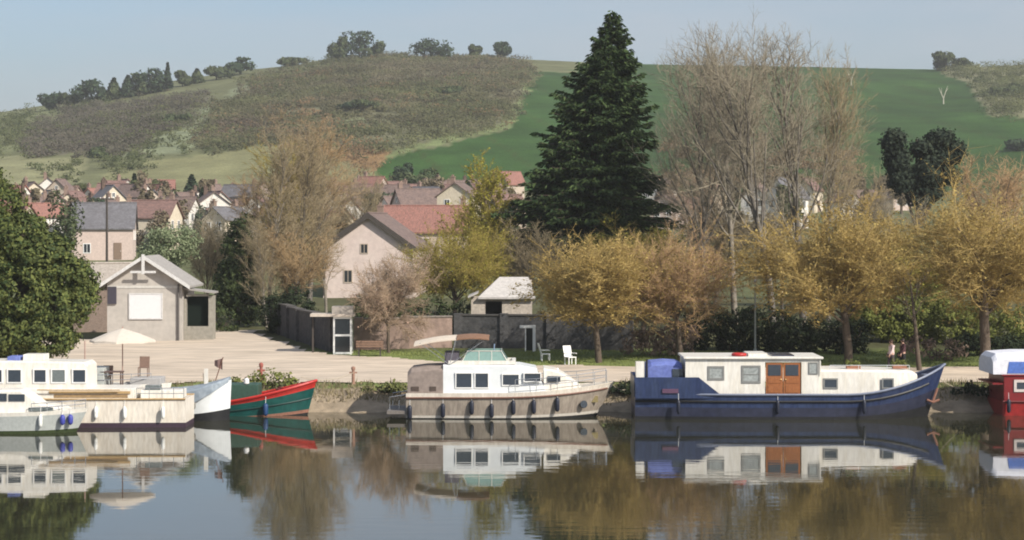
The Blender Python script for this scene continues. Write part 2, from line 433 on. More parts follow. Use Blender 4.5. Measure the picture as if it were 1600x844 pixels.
def leafy(name, label, px, Y, blobs, per, leafsz, clump, nleaf, leafm, wood=None, trunk_r=.2, trunk_h=None, seed=1, group=None, cat='tree', base_z=None, aspect=1.6, crown='crown', droop=.0, shell=.75, scale_px=True):
    """tree or bush of leaf clumps; lobes given as (dx px, row py, depth m, rx px, ry m, rz px) at distance Y"""
    x = (px - 800) * Y / FPX; z = tz(x, Y) if base_z is None else base_z
    root = empty(name, (x, Y, z - .04)); tag(root, label, cat, group)
    s = Y / FPX
    bl = [(b[0] * s, b[2], CAMH - (b[1] - HOR) * s - z, b[3] * s, b[4], b[5] * s) for b in blobs] if scale_px else blobs
    nr = np.random.default_rng(seed)
    cl = clump_points(nr, bl, per, shell); cl = cl[cl[:, 2] > .12]
    k = np.repeat(np.arange(len(cl)), nleaf)
    off = nr.normal(size=(len(k), 3)) * clump * np.array([[1, 1, .75]]); cen = cl[k] + off
    bc = np.array([b[:3] for b in bl]); near = np.argmin(((cl[:, None, :] - bc[None]) ** 2).sum(2), 1); rad = cl - bc[near]
    rad /= np.maximum(np.linalg.norm(rad, axis=1, keepdims=True), 1e-6)
    nm = rad[k] * .8 + off / clump * .5 + np.array([[0, 0, .25]])
    ok = cen[:, 2] > .05; cen, nm = cen[ok], nm[ok]
    V, F = leaves(cen, nr, leafsz, aspect, droop=droop, nrm=nm)
    link(crown, np_mesh(crown, V, F), root, leafm)
    if wood:
        top = max(b[2] for b in bl) if trunk_h is None else trunk_h
        sg = [(0, 0, 0, .06, 0, top * .5, trunk_r, trunk_r * .75), (.06, 0, top * .5, .0, .05, top, trunk_r * .75, trunk_r * .3)]
        for b in bl:
            sg.append((.05, 0, max(.3, top * .45), b[0], b[1], b[2], trunk_r * .5, trunk_r * .15))
        for i in nr.choice(len(cl), min(len(cl), 60), replace=False):
            b = min(bl, key=lambda q: (q[0] - cl[i, 0]) ** 2 + (q[1] - cl[i, 1]) ** 2 + (q[2] - cl[i, 2]) ** 2)
            sg.append((b[0], b[1], b[2] - .2 * b[5], *cl[i], trunk_r * .2, .015))
        V, F = frustums(sg, 6); link('trunk', np_mesh('trunk', V, F), root, wood)
    return root
# ------------------------------------------------------------------ the hill: scrub, skyline trees
def scrub(name, polys, n, cols, seed, h=(3, 6.5), tri=.44, per=60, ymin=440, ymax=905, label=None, cut=-.55):
    nr = np.random.default_rng(seed); pts = []
    got = 0
    while got < n:
        y = np.sqrt(nr.uniform(ymin ** 2, ymax ** 2, 20000)); px = nr.uniform(-60, 1660, 20000); x = (px - 800) * y / FPX
        z = terr_z(x, y); py = HOR + (CAMH - z) * FPX / y
        j = 9 * hash_noise(x * 5, y * 4) + nr.normal(size=len(x)) * 7
        ok = np.zeros(len(y), bool)
        for p in polys: ok |= in_poly(px + j, py + j, p)
        ok &= hash_noise(x * 3.1 + 40, y * 2.3) > cut + nr.normal(size=len(x)) * .25
        pts.append(np.stack([x, y, z], 1)[ok]); got += ok.sum()
    p = np.concatenate(pts)[:n]
    hh = nr.uniform(h[0], h[1], n) * (1 + .35 * hash_noise(p[:, 0] * 2, p[:, 1] * 2))
    k = np.repeat(np.arange(n), per); N = len(k)
    d = nr.normal(size=(N, 3)); d /= np.linalg.norm(d, axis=1, keepdims=True); d *= nr.uniform(.35, 1, (N, 1))
    H = hh[k][:, None]
    cen = p[k] + d * H * np.array([[1.0, 1.0, .42]]) + np.array([[0, 0, .42]]) * H
    V, F = leaves(cen, nr, tri * 1.25, 1.4, nrm=d + np.array([[0, -.3, .9]]), tri=True)
    o = link(name, np_mesh(name, V, F), None, cols)
    return tag(o, label, 'scrub', None, 'stuff')
SCRUB_BR = M('scrub_brown', (.150, .122, .088), .95, .38, .018, col2=(.145, .150, .072), trans=.4, spec=.05)
SCRUB_GR = M('scrub_grey', (.145, .122, .102), .95, .35, .018, col2=(.125, .122, .08), trans=.4, spec=.05)
SCRUB_GREEN = M('scrub_green', (.09, .11, .05), .95, .3, .02, col2=(.165, .17, .08), trans=.4, spec=.05)
SCRUB_RUST = M('scrub_rust', (.22, .15, .085), .95, .25, .05, col2=(.27, .18, .10), trans=.4, spec=.05)
scrub('hillside_scrub', [WOOD_BROWN], 4600, SCRUB_BR, 3, h=(1.3, 3.6), per=44, tri=.42, cut=-.5, label='bare brown scrub wood covering the hilltop slope')
scrub('rusty_scrub', [WOOD_BROWN], 300, SCRUB_RUST, 23, h=(1.4, 3.6), per=34, cut=.35, label='rusty bushes in patches among the brown hilltop scrub')
scrub('olive_scrub', [WOOD_BROWN, WOOD_LEFT], 1500, SCRUB_GREEN, 13, h=(1.3, 3.8), per=34, cut=.05, label='olive bushes scattered through the brown hillside scrub')
scrub('grey_scrub', [WOOD_LEFT], 1500, SCRUB_GR, 4, h=(1.3, 3.6), per=44, tri=.42, cut=-1.5, label='grey leafless scrub wood low on the hill shoulder')
scrub('pasture_scrub', [WOOD_RIGHT], 300, SCRUB_GREEN, 5, h=(2, 4.2), label='olive scrub beside the emerald field on the ridge')
scrub('hedgerow_scrub', [[(150, 262), (330, 185), (345, 200), (250, 240), (180, 275)], [(400, 125), (520, 100), (520, 112), (380, 150)], [(530, 208), (600, 206), (600, 226), (535, 228)], [(660, 190), (760, 190), (760, 205), (660, 208)], [(395, 190), (420, 175), (600, 215), (600, 235), (500, 240)], [(-40, 190), (60, 180), (60, 215), (-40, 240)], [(60, 268), (140, 262), (140, 275), (60, 280)]],
      700, SCRUB_GREEN, 6, h=(1.4, 3.6), per=40, label='green hedgerow bushes lining the pale hillside path')
scrub('russet_scrub', [[(420, 185), (470, 170), (520, 190), (610, 235), (560, 262), (440, 235)], [(1030, 225), (1160, 215), (1340, 245), (1340, 290), (1030, 290)]], 300, SCRUB_RUST, 8, h=(2, 4.5), ymin=400, label='russet bushes at the foot of the fields')

DARKCON = M('far_conifer', (.026, .044, .026), .9, .2, .2, col2=(.055, .080, .042), island=True, trans=.1, spec=.1)
DARKCON2 = M('far_evergreen', (.045, .062, .03), .9, .2, .2, col2=(.09, .108, .05), island=True, trans=.1, spec=.1)
BARK = M('bark', (.10, .075, .055), .95, .25, 4, bump=.02, bscale=12)
BARK_PALE = M('bark_pale', (.27, .235, .19), .9, .25, 3, col2=(.16, .14, .115))
BARK_GREY = M('bark_grey', (.17, .15, .125), .9, .25, 3, col2=(.10, .088, .075))
def far_tree(name, label, px, top, w, h, Y, mat, seed, shape='round', group='trees along the hill ridge'):
    x = (px - 800) * Y / FPX; z = tz(x, Y); s = Y / FPX
    ztop = CAMH - (top - HOR) * s; hh = max(3.0, ztop - z); r = w * s * (.62 if Y > 800 else .52)
    nr = np.random.default_rng(seed); n = 1000 if Y > 450 else 1500
    if shape == 'cone':
        t = nr.uniform(.06, 1, n); rad = r * (1 - t) ** .8 * nr.uniform(.5, 1.1, n)
        a = nr.uniform(0, 6.3, n); cen = np.stack([rad * np.cos(a), rad * np.sin(a), t * hh], 1)
    else:
        k = 7; bc = nr.normal(size=(k, 3)) * np.array([[r * .5, r * .5, hh * .18]]) + np.array([[0, 0, hh * .52]])
        kk = nr.integers(0, k, n); d = nr.normal(size=(n, 3)); d /= np.linalg.norm(d, axis=1, keepdims=True)
        cen = bc[kk] + d * np.array([[r * .55, r * .55, hh * .33]]) * nr.uniform(.5, 1, (n, 1))
        cen[:, 2] = np.minimum(cen[:, 2], hh * nr.uniform(.9, 1, n))
    nm = (cen - np.array([[0, 0, hh * .5]]) if shape == 'cone' else d + .5 * (cen - np.array([[0, 0, hh * .6]])) / max(r, .1)) + np.array([[0, 0, .2]])
    ok = cen[:, 2] > .3; cen, nm = cen[ok], nm[ok]
    V, F = leaves(cen, nr, min(1.0, r * .33, Y * .0013), 1.4, nrm=nm)
    root = empty(name, (x, Y, z)); tag(root, label, 'tree', group)
    link('crown', np_mesh('crown', V, F), root, mat)
    V, F = frustums([(0, 0, -.2, 0, 0, hh * .7, .3, .12)], 5); link('trunk', np_mesh('trunk', V, F), root, BARK)
ridge = [  # bearing px, top row, width px, distance
    (85, 148, 34, 820, 'round', 0), (108, 148, 22, 815, 'round', 1), (134, 132, 42, 812, 'round', 0), (160, 142, 26, 815, 'cone', 0), (178, 128, 26, 815, 'cone', 1), (200, 124, 28, 815, 'cone', 0),
    (218, 120, 26, 818, 'round', 1), (236, 112, 40, 815, 'round', 0), (262, 104, 15, 815, 'cone', 0), (285, 118, 22, 830, 'round', 1), (308, 114, 22, 840, 'cone', 1), (338, 110, 26, 850, 'round', 1),
    (375, 98, 36, 870, 'round', 0), (450, 96, 30, 890, 'round', 1), (530, 62, 26, 880, 'round', 1), (562, 54, 50, 885, 'round', 0), (585, 70, 30, 884, 'round', 1), (674, 62, 56, 880, 'round', 0),
    (738, 76, 18, 890, 'round', 1), (783, 72, 20, 890, 'round', 0), (1478, 86, 34, 880, 'round', 1), (1505, 94, 30, 880, 'round', 1)]
ridge_labels = ['dark rounded tree at the low end of the hill crest row', 'small mid green tree beside the lowest dark crest tree', 'broad dark tree heading the crest row of conifers', 'short pointed dark conifer after the broad crest tree',
    'pointed mid green conifer within the crest row', 'pointed dark conifer beside a mid green one on the crest', 'rounded mid green tree squeezed between two dark crest trees', 'big rounded dark tree next to the thin spire on the crest',
    'very thin dark spire shaped tree on the hill crest', 'small mid green tree uphill of the thin spire', 'small pointed green conifer uphill of the thin spire', 'small round green tree halfway up the bare crest',
    'solitary dark tree where the crest meets the brown scrub', 'low green bushy tree along the rising crest scrub', 'smaller green tree touching the big hilltop clump', 'big dark tree crowning the hilltop clump', 'low green tree at the downhill edge of the hilltop clump',
    'large solitary dark round tree on the flat hilltop', 'tiny green tree alone on the flat hilltop', 'tiny dark tree alone on the flat hilltop', 'green tree at the corner where field and scrub meet on the ridge', 'low green tree behind the corner tree on the scrub ridge']
for i, (px, top, w, Y, sh, c) in enumerate(ridge):
    far_tree('ridge_tree', ridge_labels[i], px, top - 6, w, 8, Y, (DARKCON, DARKCON2)[c], 50 + i, sh)
hill_labels = ['small green tree at the edge of the pale lower pasture', 'small green tree beside the pale track up the hill', 'broad green tree at the foot of the brown scrub wood', 'broad dark tree leaning into the green one below the scrub wood', 'broad green tree at the scrub edge above the emerald field', 'widest green tree at the emerald field corner behind the village', 'small dark tree next to the widest one at the field corner',
    'dark tree at the foot of the emerald field beside the golden willow', 'broad green tree inside the olive ridge scrub', 'small green tree inside the olive ridge scrub']
for i, (px, top, w, Y, sh, c) in enumerate([(148, 236, 34, 560, 'round', 1), (282, 190, 34, 640, 'round', 1), (570, 196, 60, 640, 'round', 1), (545, 205, 40, 640, 'round', 0), (700, 185, 50, 690, 'round', 1), (655, 262, 70, 440, 'round', 1), (632, 255, 30, 440, 'round', 0), (1590, 228, 40, 560, 'round', 0), (1560, 150, 40, 720, 'round', 1), (1590, 140, 34, 740, 'round', 1)]):
    far_tree('hillside_tree', hill_labels[i], px, top, w, 8, Y, (DARKCON, DARKCON2)[c], 150 + i, sh, 'trees on the hillside')

def forked_trunk(px, py, Y, label):
    p = P(px, py, Y); x = p.x; z = tz(x, Y)
    r = empty('dead_tree', (x, Y, z)); tag(r, label, 'tree', 'pale dead trees in the emerald field')
    V, F = frustums([(0, 0, -.2, 0, 0, 2.0, .28, .22), (0, 0, 1.9, -1.5, .2, 5.6, .2, .08), (0, 0, 1.9, 1.4, -.2, 6.2, .2, .08), (-.7, .1, 3.6, -.5, .4, 5.6, .1, .04), (.8, 0, 4.2, 1.7, .3, 5.4, .1, .04)], 6)
    link('trunk', np_mesh('trunk', V, F), r, M('dead_wood', (.40, .38, .30), .9))
forked_trunk(1330, 150, 770, 'pale forked dead tree high in the emerald field')
forked_trunk(1474, 185, 700, 'pale forked dead tree near the field edge scrub')

# ------------------------------------------------------------------ houses
WALLS = {'white': M('wall_white', (.72, .68, .62), .9, .08, 1.5, col2=(.62, .58, .52)), 'cream': M('wall_cream', (.62, .54, .42), .9, .1, 1.5, col2=(.55, .47, .36)),
         'beige': M('wall_beige', (.47, .39, .31), .9, .1, 1.5), 'pink': M('wall_pink', (.55, .44, .385), .9, .08, 1.5, col2=(.50, .40, .35)), 'grey': M('wall_grey', (.42, .40, .375), .9, .1, 1.5)}
ROOFS = {'red': M('roof_red', (.215, .125, .105), .9, .35, 1.0, col2=(.15, .095, .082), stretch=(1, 3, 3)), 'brown': M('roof_brown', (.18, .125, .105), .9, .3, 1.2, col2=(.13, .095, .085)),
         'grey': M('roof_grey', (.15, .145, .155), .85, .2, 1.2, col2=(.11, .105, .11)), 'orange': M('roof_orange', (.29, .135, .105), .9, .35, 1.4, col2=(.20, .105, .085), stretch=(4, 1, 1))}
FRAME_W = M('paint_white', (.76, .75, .72), .5, .04)
SHUT = M('shutter_or_bay_shade', (.20, .14, .10), .7)
GLASS = M('window_glass', (.025, .03, .035), .08, .1, spec=.6)
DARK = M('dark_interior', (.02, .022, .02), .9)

def add_window(parent, cx, y, cz, w, h, frame=FRAME_W, glass=GLASS, axis='y', t=.05, bars=True):
    """a framed window on a face at -y (axis y) or +-x (axis x), with its pane as a sub-part"""
    b = MB(); f = min(.09, w * .13)
    def bx(m, a0, a1, d0, d1, z0, z1):
        if axis == 'y': m.box(a0, a1, min(d0, d1), max(d0, d1), z0, z1)
        else: m.box(min(d0, d1), max(d0, d1), a0, a1, z0, z1)
    sg = -1 if axis == 'y' else (1 if y > 0 else -1)
    o = y + sg * t
    bx(b, cx - w / 2, cx - w / 2 + f, y, o, cz - h / 2, cz + h / 2); bx(b, cx + w / 2 - f, cx + w / 2, y, o, cz - h / 2, cz + h / 2)
    bx(b, cx - w / 2 + f, cx + w / 2 - f, y, o, cz - h / 2, cz - h / 2 + f); bx(b, cx - w / 2 + f, cx + w / 2 - f, y, o, cz + h / 2 - f, cz + h / 2)
    if bars: bx(b, cx - f * .3, cx + f * .3, y, o - sg * .004, cz - h / 2 + f, cz + h / 2 - f)
    win = b.build('window', frame, parent)
    g = MB(); bx(g, cx - w / 2 + f * .5, cx + w / 2 - f * .5, y, y + sg * t * .4, cz - h / 2 + f * .5, cz + h / 2 - f * .5); g.build('pane', glass, win)
    return win

def house(name, label, x, y, z, w, l, he, rise, rz, wall, roof, wins=True, chim=1, group=None, over=.3, seed=0, door=True, cat='house', rows=2):
    """ridge along local x (length l), gables at +-x, depth w"""
    r = random.Random(seed); root = empty(name, (x, y, z), rz); tag(root, label, cat, group)
    hx, hy = l / 2, w / 2
    b = MB()
    vs = [(-hx, -hy, -1.2), (-hx, hy, -1.2), (-hx, hy, he), (-hx, 0, he + rise), (-hx, -hy, he), (hx, -hy, -1.2), (hx, hy, -1.2), (hx, hy, he), (hx, 0, he + rise), (hx, -hy, he)]
    b.add(vs, [(0, 4, 3, 2, 1), (5, 6, 7, 8, 9), (0, 5, 9, 4), (1, 2, 7, 6), (4, 9, 8, 3), (2, 3, 8, 7)])
    b.build('wall', WALLS[wall] if isinstance(wall, str) else wall, root)
    t = .16; ov = over; sl = rise / hy
    rb = MB()
    for sg in (-1, 1):
        e = (sg * (hy + ov), he - sl * ov + .03); 
        rb.slab([(-hx - ov, e[0], e[1]), (hx + ov, e[0], e[1]), (hx + ov, 0, he + rise + .03), (-hx - ov, 0, he + rise + .03)], (0, 0, t))
    rm = ROOFS[roof] if isinstance(roof, str) else roof
    ro = rb.build('roof', rm, root)
    MB().tube([(-hx - ov, 0, he + rise + t + .03), (hx + ov, 0, he + rise + t + .03)], .11, 6).build('ridge_tile', rm, ro)
    for c in range(chim):
        cx = (hx - .7) * (1 if c == 0 else -1) * (1 if r.random() < .5 else -1)
        cb = MB(); cb.box(cx - .3, cx + .3, .2, .8, he + rise - 1.0, he + rise + .9); cb.box(cx - .36, cx + .36, .14, .86, he + rise + .9, he + rise + 1.02); cb.box(cx - .14, cx + .14, .36, .64, he + rise + 1.02, he + rise + 1.3)
        cb.build('chimney', M('chimney_brick', (.24, .165, .13), .9, .2, 5), ro)
    if wins:
        n = max(1, int(l / 2.6))
        for i in range(n):
            for k in range(rows):
                zz = 1.4 + 2.5 * k
                if zz + .7 > he: continue
                cx = -hx + l * (i + .5) / n
                if door and k == 0 and i == n // 2: 
                    d = MB().box(cx - .5, cx + .5, -hy - .06, -hy, 0, 2.1).build('door', SHUT, root); MB().box(cx + .34, cx + .40, -hy - .11, -hy - .06, 1.0, 1.1).build('handle', FRAME_W, d)
                else: add_window(root, cx, -hy, zz, .95, 1.25)
        for sx in (-1, 1):
            for cy in (-w * .22, w * .22):
                if he > 3.2: add_window(root, cy, sx * hx, he - 1.0, .9, 1.2, axis='x')
                elif he > 2: add_window(root, cy, sx * hx, 1.3, .8, 1.0, axis='x')
            if rise > 2.2: add_window(root, 0, sx * hx, he + rise * .35, .6, .8, axis='x')
    return root

HOUSES = []
def village():
    r = random.Random(21); names = {}
    spots = []
    for D, n, jit in ((292, 15, 16), (310, 20, 18), (328, 22, 18), (346, 24, 16), (364, 25, 15), (384, 26, 14), (404, 27, 14)):
        for i in range(n):
            px = 10 + 790 * (i + .5) / n + r.uniform(-jit, jit)
            spots.append((px, D + r.uniform(-8, 8)))
    for px, D in ((1045, 330), (1085, 345), (1120, 372), (1185, 350), (1262, 372), (1318, 338), (1345, 365), (1030, 385), (1400, 380)):
        spots.append((px, D))
    placed = []
    wl_ = ['white', 'cream', 'white', 'pink', 'cream', 'white', 'beige']; rl_ = ['red', 'brown', 'red', 'brown', 'grey', 'brown', 'brown', 'red', 'orange']
    for i, (px, D) in enumerate(spots):
        x = (px - 800) * D / FPX
        w_, l_ = r.uniform(3.8, 5.2), r.uniform(4.2, 6.4)
        if any((x - a) ** 2 + (D - b) ** 2 < 5.2 ** 2 for a, b in placed): continue
        if 1190 < px < 1260 or (100 < px < 290 and D < 312) or (560 < px < 770 and D < 330): continue
        placed.append((x, D))
        wc, rc = r.choice(wl_), r.choice(rl_); he = r.choice((2.2, 2.6, 3.4, 4.0)); rise = w_ * r.uniform(.36, .5)
        gab = r.random() < .62; ch = r.choice((0, 1, 1, 2)); rz = (math.pi / 2 if gab else 0) + r.uniform(-.6, .6)
        z = tz(x, D); HOUSES.append((x, D, f"{'tall' if he > 3.2 else 'low'} {wc} house, {rc} roof, {['no chimney', 'one chimney', 'two chimneys'][ch]}"))
        row = ('front', 'second', 'third', 'fourth', 'fifth', 'sixth', 'rear')[min(6, max(0, int(round((D - 292) / 18.5))))]
        lab = f"{'tall' if he > 3.2 else 'low'} {wc} house, {rc} {'slate' if rc == 'grey' else 'tile'} roof, {['no chimney', 'one chimney', 'two chimneys'][ch]}, {'gable end' if gab else 'long side'} to river, {row} village row"
        house('village_house', lab, x, D, z, w_, l_, he, rise, rz, wc, rc, True, ch, 'village houses at the foot of the hill', seed=i)
village()
# named houses
def hs(name, label, px, D, w, l, he, rise, rz, wall, roof, z=None, **k):
    x = (px - 800) * D / FPX; return house(name, label, x, D, tz(x, D) if z is None else z, w, l, he, rise, rz, wall, roof, **k)
hs('village_house', 'pale pink house with wide grey slate roof behind the telegraph pole', 163, 262, 6.5, 7.6, 4.0, 3.0, .12, 'pink', 'grey', seed=3)
hs('village_house', 'cream gabled house with long red tile roof above the pale green shrub', 240, 284, 5.4, 6.4, 4.4, 2.2, -.2, 'cream', 'red', seed=4)
hs('village_house', 'tall cream house wall rising behind the bright red tiled roof', 718, 300, 5.4, 5.0, 6.4, 1.9, math.pi / 2 - .25, 'cream', 'brown', seed=5)
hs('village_house', 'pale pink house with brown roof above the bright red tiled roof', 652, 310, 5.5, 6.5, 4.8, 2.3, .35, 'pink', 'brown', seed=6)
hs('village_house', 'white gabled house under a steep grey roof among bare trees', 1228, 330, 5.2, 5.2, 5.0, 3.0, math.pi / 2 - .7, 'white', 'grey', seed=7)
hs('village_house', 'low house with bright red tiled roof behind the pink gable', 668, 226, 7.5, 9.2, 5.2, 2.7, -.06, 'pink', 'orange', seed=8, chim=1)
# the big gabled house
hg = hs('gabled_house', 'large pale pink house with plain gable and dark verges', 590, 205, 8.9, 11, 4.75, 3.15, math.pi / 2 - .10, M('render_pink', (.66, .55, .49), .9, .07, .8, col2=(.60, .49, .44)), 'brown', seed=9, chim=1, wins=False, over=.35)
DARKWOOD = M('dark_wood', (.06, .05, .042), .8, .2, 4)
vb = MB()
for sg in (-1, 1):
    vb.slab([(-5.9, sg * 4.9, 4.12), (-5.9, 0, 7.55), (-5.9, 0, 8.13), (-5.9, sg * 4.9, 4.66)], (-.06, 0, 0))
vb.build('barge_board', DARKWOOD, hg)
MB().tube([(-5.6, 4.4, 4.6), (-5.6, 4.4, 0)], .06).build('drainpipe', DARKWOOD, hg)
add_window(hg, .4, -5.5, 4.6, .8, 1.0, frame=M('wall_beige'), axis='x')
add_window(hg, -1.9, -5.5, 1.9, .9, 1.3, frame=M('wall_beige'), axis='x')
add_window(hg, 2.0, -5.5, 1.9, .9, 1.3, frame=M('wall_beige'), axis='x')

# the harbour hut
def hut():
    Y = 130; x = (226 - 800) * Y / FPX; z = tz(x, Y)
    root = empty('harbour_hut', (x, Y, z)); tag(root, 'pale grey gabled hut with blank white notice board', 'hut')
    wm = M('hut_wall', (.44, .405, .365), .9, .08, 1.2, col2=(.39, .36, .325))
    hw, he, ri, dp = 2.38, 3.75, 1.55, 5.0
    b = MB(); b.add([(-hw, 0, -.6), (hw, 0, -.6), (hw, 0, he), (0, 0, he + ri), (-hw, 0, he), (-hw, dp, -.6), (hw, dp, -.6), (hw, dp, he), (0, dp, he + ri), (-hw, dp, he)],
                    [(0, 1, 2, 3, 4), (9, 8, 7, 6, 5), (0, 4, 9, 5), (1, 6, 7, 2), (2, 7, 8, 3), (3, 8, 9, 4)])
    b.build('wall', wm, root)
    MB().box(-hw + .02, hw - .02, -.03, 0, he - .35, he - .2).build('string_course', M('hut_band', (.52, .5, .46), .8), root)
    rb = MB(); ov = .55; sl = ri / hw
    for sg in (-1, 1):
        rb.slab([(sg * (hw + ov), -.5, he - sl * ov + .02), (sg * (hw + ov), dp + .3, he - sl * ov + .02), (0, dp + .3, he + ri + .02), (0, -.5, he + ri + .02)], (0, 0, .14))
    ro = rb.build('roof', M('hut_roof', (.30, .28, .26), .85, .2, 2), root)
    for sg in (-1, 1):
        MB().slab([(sg * (hw + ov + .02), -.5, he - sl * ov - .06), (0, -.5, he + ri - .04), (0, -.5, he + ri + .20), (sg * (hw + ov + .02), -.5, he - sl * ov + .18)], (0, -.06, 0)).build('barge_board', M('grey_white', (.56, .55, .53), .6), ro)
    kp = MB(); kp.box(-.09, .09, -.62, -.5, he + .55, he + ri + .25); kp.box(-.8, .8, -.6, -.52, he + .62, he + .76); kp.build('king_post', M('grey_white'), ro)
    bd = MB().box(-.92, 1.07, -.06, 0, 1.5, 3.0).build('notice_board', M('board_white', (.66, .655, .66), .5, .03), root)
    fr = MB(); fr.box(-1.0, 1.15, -.08, 0, 3.0, 3.08); fr.box(-1.0, 1.15, -.08, 0, 1.42, 1.5); fr.box(-1.0, -.92, -.08, 0, 1.5, 3.0); fr.box(1.07, 1.15, -.08, 0, 1.5, 3.0); fr.build('board_frame', M('alu_frame', (.55, .54, .53), .5), bd)
    MB().tube([(hw - .22, -.1, 0), (hw - .22, -.1, he - .1)], .065).build('drainpipe', M('pipe_grey', (.10, .09, .085), .5), root)
    # lean-to on the far side with a dark open bay
    lw = M('leanto_wall', (.27, .25, .21), .9, .15, 2)
    l = MB(); l.box(hw + .02, hw + .16, .6, 1.9, -.5, 2.7); l.box(hw + 1.58, hw + 1.85, .6, .8, -.5, 2.9); l.box(hw + .16, hw + 1.58, .6, .8, -.5, .95); l.box(hw + .16, hw + 1.58, .6, .8, 2.86, 3.0); l.box(hw + .16, hw + 1.85, 1.75, 1.9, -.5, 2.9); l.box(hw + 1.71, hw + 1.85, .8, 1.75, -.5, 2.9)
    l.build('lean_to', lw, root)
    MB().slab([(hw + .02, .3, 3.3), (hw + 2.0, .3, 3.05), (hw + 2.0, 2.1, 3.05), (hw + .02, 2.1, 3.3)], (0, 0, .1)).build('lean_to_roof', M('hut_roof'), root)
    MB().box(hw + .18, hw + 1.56, 1.1, 1.15, .96, 2.85).build('shutter_or_bay_shade', M('bay_shade_black', (.008, .013, .010), .9, spec=.1), root)  # blackened panel; its colour carries the shade inside the open bay
    MB().box(-hw + .05, -hw + .6, -.12, 0, 2.4, 3.5).build('wall_cabinet', M('cab', (.05, .045, .06), .6), root)
hut()
hs('boathouse_shed', 'low brown shed with pale roof edge beside the harbour hut', 160, 142, 3.6, 5, 3.3, 1.2, .3, M('shed_wood', (.20, .15, .12), .9, .2, 4), M('shed_roof', (.32, .28, .24), .9, .2, 3), seed=11, chim=0, wins=False, cat='shed')

# ------------------------------------------------------------------ garden walls, kiosk, garage
def wall_run(name, label, pts, h, th, mat, cap, piers=4.0, cat='wall', sunk=.3):
    """pts: plan points; the wall follows the ground in straight panels with a coping and piers"""
    p0 = Vector((pts[0][0], pts[0][1], 0)); root = empty(name, (p0.x, p0.y, tz(p0.x, p0.y))); tag(root, label, cat)
    rz = root.location.copy()
    for a, b in zip(pts[:-1], pts[1:]):
        A, B = Vector((*a, 0)), Vector((*b, 0)); L = (B - A).length; d = (B - A) / L; nrm = Vector((-d.y, d.x, 0)) * th / 2
        n = max(1, int(round(L / piers)))
        for i in range(n):
            q0, q1 = A + d * (L * i / n), A + d * (L * (i + 1) / n); zz = tz((q0.x + q1.x) / 2, (q0.y + q1.y) / 2)
            def quad(m, z0, z1, e, s0=0.0, s1=0.0):
                c = [q0 + d * s0 - nrm * e, q1 - d * s1 - nrm * e, q1 - d * s1 + nrm * e, q0 + d * s0 + nrm * e]
                m.slab([Vector((c_.x, c_.y, z0)) - rz for c_ in c], (0, 0, z1 - z0))
            m = MB(); quad(m, zz - sunk, zz + h, 1.0, .02, .02); m.build('panel', mat, root)
            m = MB(); quad(m, zz + h, zz + h + .09, 1.35, .0, .01); m.build('coping', cap, root)
            m = MB(); c = q0; w = th * .75
            m.box(c.x - w - rz.x, c.x + w - rz.x, c.y - w - rz.y, c.y + w - rz.y, zz - sunk - rz.z, zz + h + .13 - rz.z); m.build('pier', mat, root)
    return root
def xp(px, Y): return ((px - 800) * Y / FPX, Y)
ST_SHADE = M('stone_painted_shade', (.075, .068, .065), .95, .3, 1.6, col2=(.045, .043, .045), bump=.04, bscale=5)  # the curving wall stands in shade; that shade is put into this colour
ST_PINK = M('stone_pink', (.30, .215, .175), .95, .18, 1.0, col2=(.23, .165, .135), bump=.03, bscale=5)
ST_BLACK = M('slate_wall', (.050, .050, .052), .9, .3, 1.5, col2=(.075, .072, .07), bump=.03, bscale=5)
COPE = M('coping', (.20, .17, .145), .9, .2, 3)
wall_run('garden_wall', 'stone wall with painted-in shade curving along the gravel yard under dark shrubs', [xp(428, 141), xp(470, 130), xp(521, 122.6)], 2.0, .4, ST_SHADE, M('coping_dark', (.09, .08, .07), .9))
wall_run('garden_wall', 'pinkish rendered garden wall below the gabled house', [xp(560, 124.5), xp(706, 126)], 1.85, .35, ST_PINK, COPE, 3.0)
wall_run('garden_wall', 'long dark slate coloured garden wall beside the lawn', [xp(716, 126), xp(860, 125), xp(990, 124)], 2.0, .35, ST_BLACK, M('coping_black', (.07, .065, .06), .9), 3.6)

def kiosk():
    Y = 121.5; x = (535 - 800) * Y / FPX; z = tz(x, Y); s = Y / FPX
    r = empty('glazed_kiosk', (x, Y, z)); tag(r, 'narrow white framed glass booth at the end of the dark wall', 'booth')
    m = MB()
    for a in (-.55, .45):
        for c in (0, .9): m.box(a, a + .1, c, c + .1, 0, 2.25)
    for zz in (0.02, 1.08, 2.12):
        m.box(-.45, .45, .012, .09, zz, zz + .12); m.box(-.45, .45, .91, .988, zz, zz + .12); m.box(-.54, -.46, .1, .9, zz, zz + .12); m.box(.46, .54, .1, .9, zz, zz + .12)
    m.build('frame', FRAME_W, r)
    for zz in (.14, 1.2):
        MB().box(-.45, .45, .04, .05, zz, zz + .93).build('pane', GLASS, r); MB().box(-.45, .45, .94, .95, zz, zz + .93).build('pane', GLASS, r)
        MB().box(-.505, -.495, .1, .9, zz, zz + .93).build('pane', GLASS, r); MB().box(.495, .505, .1, .9, zz, zz + .93).build('pane', GLASS, r)
    MB().box(-1.9, .7, -.15, 1.2, 2.25, 2.42).build('roof', M('kiosk_roof', (.50, .43, .36), .9, .12, 2), r)
    MB().box(-.62, .62, -.1, 1.1, 2.42, 2.85).build('fascia', M('kiosk_fascia', (.36, .32, .28), .9, .12, 2), r)
    pm = MB(); pm.box(-1.85, -1.75, .5, .6, 0, 2.25); pm.build('post', DARKWOOD, r)
kiosk()

